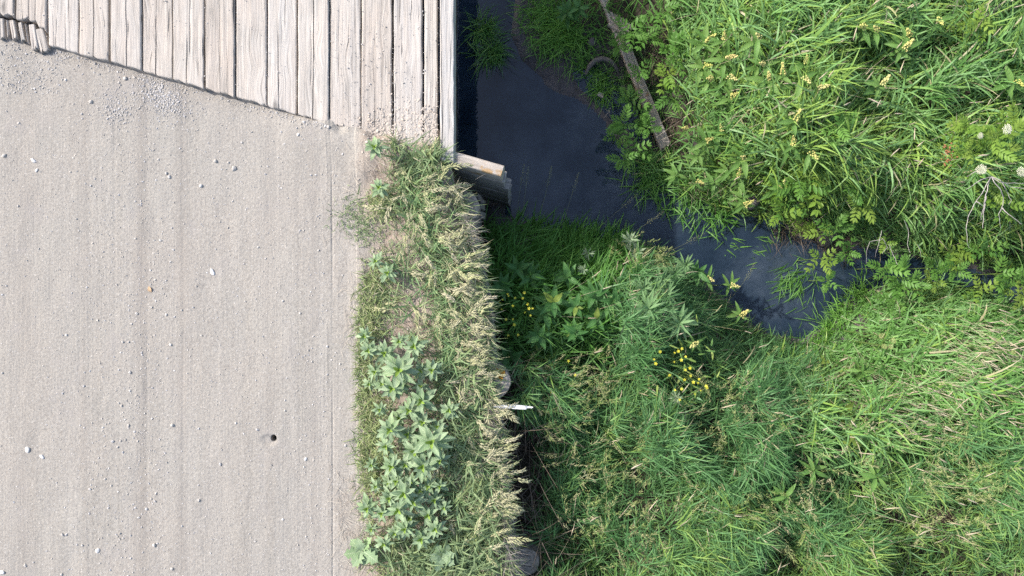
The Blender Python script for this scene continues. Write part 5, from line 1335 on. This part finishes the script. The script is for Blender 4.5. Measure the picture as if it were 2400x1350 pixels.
# thin strands in the dark gap below the verge
r = np.random.default_rng(105)
yv = r.uniform(-2.1, -0.5, 420); xv = wall_x(yv) + r.uniform(0.03, 0.28, 420); gv = ground(xv, yv)
B5 = blades(np.stack([xv, yv, gv + r.uniform(0, 0.5, 420)], 1), r.uniform(0, 6.28, 420), r.uniform(0.15, 0.5, 420), r.uniform(-0.2, 1.2, 420), r.uniform(0.2, 1.2, 420), r.uniform(0.002, 0.005, 420), r.uniform(0, 1, 420), r.normal(0, 0.4, 420), 5)
stuff('dry_thatch', 'brown dead thatch and strands in gaps of the grass', [B5] + [
    (lambda xx, yy_: blades(np.stack([xx, yy_, ground(xx, yy_) + r.uniform(0.0, 0.10, len(xx))], 1), r.normal(-0.5, 1.2, len(xx)), r.uniform(0.08, 0.25, len(xx)), r.uniform(-0.1, 0.6, len(xx)), r.uniform(0, 0.8, len(xx)), r.uniform(0.002, 0.0045, len(xx)), r.random(len(xx)), r.normal(0, 0.5, len(xx)), 3, ground))(*[np.array(q) for q in W(r.normal(a, w_ * 0.55, m), r.normal(b, h_ * 0.55, m), -0.75)])
    for a, b, w_, h_, m in ((1500, 1312, 80, 30, 500), (1810, 1250, 60, 65, 500), (2215, 1200, 65, 50, 420), (1345, 1225, 50, 40, 260), (1620, 262, 46, 30, 420), (1700, 380, 60, 40, 300), (1565, 95, 40, 40, 250), (1950, 520, 60, 30, 250), (2150, 1330, 60, 30, 250), (2050, 560, 50, 20, 260))], M['thatch'])

# verge grass: thin green-yellow weeds
r = np.random.default_rng(106)
def vergepatch(px, py, sx, sy, n): return np.stack([r.normal(px, sx, n), r.normal(py, sy, n)], 1)
P = np.vstack([vergepatch(884, 690, 24, 34, 620), vergepatch(872, 760, 20, 26, 320), vergepatch(858, 860, 14, 70, 620), vergepatch(870, 1000, 20, 60, 560), vergepatch(880, 1110, 26, 50, 520), vergepatch(900, 480, 26, 22, 320), vergepatch(985, 388, 30, 12, 190), vergepatch(1030, 376, 16, 9, 150), vergepatch(960, 420, 24, 14, 160), vergepatch(930, 350, 8, 12, 60), vergepatch(1010, 560, 30, 60, 220), vergepatch(1050, 700, 26, 80, 300), vergepatch(1060, 900, 50, 60, 360), vergepatch(1080, 1060, 50, 60, 520), vergepatch(1090, 1250, 45, 60, 620), vergepatch(985, 1290, 60, 40, 620), vergepatch(900, 1290, 40, 50, 220), vergepatch(1130, 1180, 25, 60, 300), vergepatch(930, 610, 30, 20, 100), vergepatch(1100, 1330, 60, 20, 300), vergepatch(950, 1100, 50, 120, 700)])
x, y = W(P[:, 0], P[:, 1]); k = (x < wall_x(y) - 0.01) & (x > SEAM - 0.02); x, y = x[k], y[k]; n = len(x)
pxv = x / MPP + 1200
yl = np.exp(-((pxv - 870) / 30) ** 2)
hue = np.clip(0.16 + 0.30 * yl + r.normal(0, 0.15, n), 0, 0.62); hue = np.where(r.random(n) < 0.10, r.uniform(0.75, 1, n), hue)
sc_ = np.where(pxv < 905, 0.62, 1.0)
B6 = blades(np.stack([x, y, road_h(x, y)], 1), r.uniform(0, 6.28, n), r.uniform(0.06, 0.17, n) * sc_, r.uniform(0.3, 1.35, n), r.uniform(0.3, 1.6, n), r.uniform(0.0035, 0.0085, n), hue, r.normal(0, 0.5, n), 4, road_h)
P = np.vstack([vergepatch(1080, 1285, 36, 36, 150), vergepatch(1005, 1310, 30, 26, 110), vergepatch(1150, 1205, 16, 40, 90), vergepatch(1100, 1090, 30, 50, 120), vergepatch(950, 1318, 30, 20, 70), vergepatch(1140, 1320, 24, 20, 80), vergepatch(990, 378, 26, 10, 50), vergepatch(1075, 930, 30, 60, 90)])
x, y = W(P[:, 0], P[:, 1]); k = x < wall_x(y) - 0.01; x, y = x[k], y[k]; n = len(x)
B6b = blades(np.stack([x, y, road_h(x, y) + r.uniform(0, 0.08, n)], 1), r.uniform(0, 6.28, n), r.uniform(0.09, 0.20, n), r.uniform(0.2, 1.2, n), r.uniform(0.5, 1.8, n), r.uniform(0.007, 0.013, n), np.clip(r.normal(0.14, 0.12, n), 0, 0.6), r.normal(0, 0.4, n), 4, road_h)
n = 1500
yy_ = r.uniform(W(0, 1520)[1], W(0, 430)[1], n); xx_ = wall_x(yy_) - np.abs(r.normal(0, 0.045, n)) + 0.008
B6c = blades(np.stack([xx_, yy_, road_h(xx_, yy_) - 0.01], 1), r.normal(-0.3, 1.0, n), r.uniform(0.07, 0.20, n), r.uniform(0.1, 1.2, n), r.uniform(0.6, 2.2, n), r.uniform(0.004, 0.010, n), np.where(r.random(n) < 0.3, r.uniform(0.7, 1.0, n), np.clip(r.normal(0.2, 0.15, n), 0, 0.6)), r.normal(0, 0.4, n), 4)
P = np.vstack([vergepatch(1010, 1530, 90, 90, 900), vergepatch(1020, 1760, 90, 90, 700)]); x, y = W(P[:, 0], P[:, 1]); k = (x < wall_x(y) - 0.01) & (x > SEAM); x, y = x[k], y[k]; n = len(x)
B6d = blades(np.stack([x, y, road_h(x, y)], 1), r.uniform(0, 6.28, n), r.uniform(0.07, 0.18, n), r.uniform(0.3, 1.3, n), r.uniform(0.4, 1.6, n), r.uniform(0.005, 0.010, n), np.clip(r.normal(0.2, 0.15, n), 0, 0.7), r.normal(0, 0.4, n), 4)
# tiny blue-green sprawl on the road edge
P = np.vstack([vergepatch(832, 508, 22, 26, 260), vergepatch(858, 545, 12, 16, 120), vergepatch(905, 540, 26, 30, 120)])
x, y = W(P[:, 0], P[:, 1]); n = len(x)
B7 = blades(np.stack([x, y, road_h(x, y)], 1), r.uniform(0, 6.28, n), r.uniform(0.015, 0.045, n), r.uniform(0.1, 1.0, n), 0.6, r.uniform(0.003, 0.006, n), np.clip(r.normal(0.10, 0.08, n), 0, 1), r.normal(0, 0.4, n), 3, road_h)
stuff('verge_grass', 'thin short grass and sprawling weeds on the verge', [B6, B6b, B6c, B6d, B7], M['verge'])
# straw: bits on the road edge, a bundle spilling over the retained edge
P = np.vstack([vergepatch(825, 470, 26, 60, 120), vergepatch(812, 1180, 18, 60, 160), vergepatch(830, 740, 14, 60, 120), vergepatch(850, 1260, 30, 40, 160), vergepatch(900, 560, 40, 80, 160), vergepatch(960, 640, 50, 120, 300), vergepatch(880, 400, 26, 50, 120), vergepatch(1000, 700, 40, 120, 220)])
x, y = W(P[:, 0], P[:, 1]); n = len(x)
B8 = blades(np.stack([x, y, road_h(x, y) + 0.003], 1), r.normal(-1.2, 1.0, n), r.uniform(0.03, 0.13, n), r.uniform(0.0, 0.3, n), r.uniform(0, 0.5, n), r.uniform(0.0014, 0.0030, n), r.random(n), 0, 3, lambda a, b: road_h(a, b) - 0.008)
parts = [B8]
for pa, pb, n, L0 in (((1138, 935), (1155, 1010), 190, 0.16), ((1165, 1060), (1186, 1240), 170, 0.16), ((1175, 1235), (1192, 1320), 260, 0.20), ((1075, 505), (1100, 530), 60, 0.13), ((1090, 540), (1115, 600), 60, 0.15)):
    u_ = r.random(n); px_ = pa[0] + (pb[0] - pa[0]) * u_ + r.normal(0, 7, n); py_ = pa[1] + (pb[1] - pa[1]) * u_ + r.normal(0, 6, n)
    x, y = W(px_, py_); x = np.minimum(x, wall_x(y) + 0.01)
    parts.append(blades(np.stack([x, y, np.full(n, 0.0) + r.uniform(-0.06, 0.03, n)], 1), r.normal(-1.15, 0.45, n) + (0.8 if pa[1] < 600 else 0), L0 * r.uniform(0.5, 1.2, n), r.uniform(0.0, 0.5, n), r.uniform(0.6, 1.7, n), r.uniform(0.0014, 0.0028, n), r.uniform(0, 0.8, n), r.normal(0, 0.4, n), 4))
stuff('dry_straw', 'grey dry straw spilling over the verge edge', parts, M['straw'])

# seed heads of the meadow
def heads_np(P, az, el, L_, w_, hue, seed):
    """slender bumpy spindles with a thin stalk"""
    r = np.random.default_rng(seed); n = len(P)
    t = np.array([0, 0.12, 0.35, 0.6, 0.82, 1.0]); pr = np.array([0.15, 0.75, 1.0, 0.85, 0.5, 0.05])
    k = 4; th = np.arange(k) * np.pi / 2
    V0 = np.concatenate([np.stack([np.cos(th) * q, np.full(k, a), np.sin(th) * q], 1) for a, q in zip(t, pr)])
    F0 = np.concatenate([np.stack([i * k + np.arange(k), i * k + (np.arange(k) + 1) % k, (i + 1) * k + (np.arange(k) + 1) % k, (i + 1) * k + np.arange(k)], 1) for i in range(5)])
    Rm = rotz(az - np.pi / 2) @ rotx(el)
    V = np.repeat(V0[None], n, 0); jit = r.normal(1, 0.28, (n, len(V0), 1))
    V = np.concatenate([V[:, :, :1] * w_[:, None, None] * jit, V[:, :, 1:2] * L_[:, None, None], V[:, :, 2:] * w_[:, None, None] * jit], 2)
    V[:, :, 0] += 0.10 * L_[:, None] * V0[None, :, 1] ** 2 * r.normal(0, 1, (n, 1))
    V = np.einsum('nij,nmj->nmi', Rm, V) + P[:, None]
    F = (F0[None] + (np.arange(n) * len(V0))[:, None, None]).reshape(-1, 4)
    return V.reshape(-1, 3), F, np.repeat(hue, len(V0))
r = np.random.default_rng(107)
P = np.vstack([np.stack([r.uniform(1600, 2420, 150), r.uniform(-20, 560, 150)], 1), np.stack([2430 - np.abs(r.normal(0, 290, 150)), r.normal(900, 85, 150)], 1), np.stack([r.normal(2180, 140, 60), r.normal(950, 50, 60)], 1), np.stack([r.uniform(1250, 2400, 40), r.uniform(930, 1350, 40)], 1), np.stack([r.uniform(1350, 2000, 40), r.uniform(560, 950, 40)], 1), np.stack([r.normal(2360, 50, 40), r.normal(820, 45, 40)], 1)])
z = np.full(len(P), -0.25) + r.normal(0, 0.05, len(P)); x, y = W(P[:, 0], P[:, 1], z)
g = ground(x, y); z = g + r.uniform(0.42, 0.60, len(x)); x, y = W(P[:, 0], P[:, 1], z)
k = (bank_sd(x, y) > 0.06); x, y, z, PP = x[k], y[k], z[k], P[k]; n = len(x)
az = np.where((PP[:, 1] > 700) & (PP[:, 0] > 1850), -0.30, np.where(PP[:, 1] < 600, 0.7, 0.5)) + r.normal(0, 0.45, n)
L_ = r.uniform(0.055, 0.115, n); wd = r.uniform(0.0032, 0.0056, n)
el = r.normal(0.15, 0.25, n)
V, F, H = heads_np(np.stack([x, y, z], 1), az, el, L_, wd, np.clip(r.normal(0.5, 0.25, n), 0, 0.98), 108)
B = blades(np.stack([x - np.cos(az) * 0.22, y - np.sin(az) * 0.22, z - 0.14], 1), az, np.full(n, 0.262), np.full(n, 0.75), np.full(n, 0.55), np.full(n, 0.0016), r.random(n), 0, 4)
o = obj('seed_heads', mesh_np('seed_heads', np.vstack([V, B[0]]), [np.vstack([F, B[1] + len(V)]), B[2] + len(V)], M['head'], np.concatenate([H, B[3]])))
tag(o, 'bleached grass seed heads leaning over the meadow', None, None, 'stuff')

# feathery fine panicles in the near-bank grass
r = np.random.default_rng(109)
n = 950
P = np.stack([r.uniform(1240, 2420, n), r.uniform(830, 1370, n)], 1)
cl = fbm(P[:, 0] / 130, P[:, 1] / 110, 3)
k = (cl > -0.15) & (P[:, 0] > gapline(P[:, 1]) + 25) & ~((P[:, 0] > 1900) & (P[:, 1] < 1000)); P = P[k]
P = np.vstack([P, np.stack([r.uniform(1420, 1560, 36), r.uniform(540, 640, 36)], 1), np.stack([r.uniform(1240, 1420, 22), r.uniform(830, 960, 22)], 1)])
z = np.full(len(P), -0.45); x, y = W(P[:, 0], P[:, 1], z); z = ground(x, y) + r.uniform(0.34, 0.5, len(x)); x, y = W(P[:, 0], P[:, 1], z)
k = bank_sd(x, y) > 0.0; x, y, z = x[k], y[k], z[k]
az0 = 0.7 + flow(x, y, 1.2) * 0.8 + r.normal(0, 0.7, len(x))
m = 26
hue0 = np.clip(r.normal(0.38, 0.28, len(x)), 0, 1)
base = []; azs = []; hs_ = []
for q in range(m):
    u = r.random(len(x)); off = 0.12 * u
    base.append(np.stack([x + np.cos(az0) * off + r.normal(0, 0.006, len(x)), y + np.sin(az0) * off + r.normal(0, 0.006, len(x)), z + 0.02 * np.sin(u * 3) + r.normal(0, 0.006, len(x))], 1)); azs.append(az0 + r.normal(0, 0.8, len(x)) * (1 - 0.5 * u)); hs_.append(np.clip(hue0 + r.normal(0, 0.12, len(x)), 0, 1))
base = np.vstack(base); azs = np.concatenate(azs); hs_ = np.concatenate(hs_); n = len(base)
B = blades(base, azs, r.uniform(0.014, 0.032, n), r.uniform(-0.2, 0.8, n), 0.4, r.uniform(0.003, 0.005, n), hs_, r.normal(0, 0.8, n), 2)
stuff('feathery_seed_heads', 'feathery yellowish seed heads over the near bank grass', [B], M['finehead'])
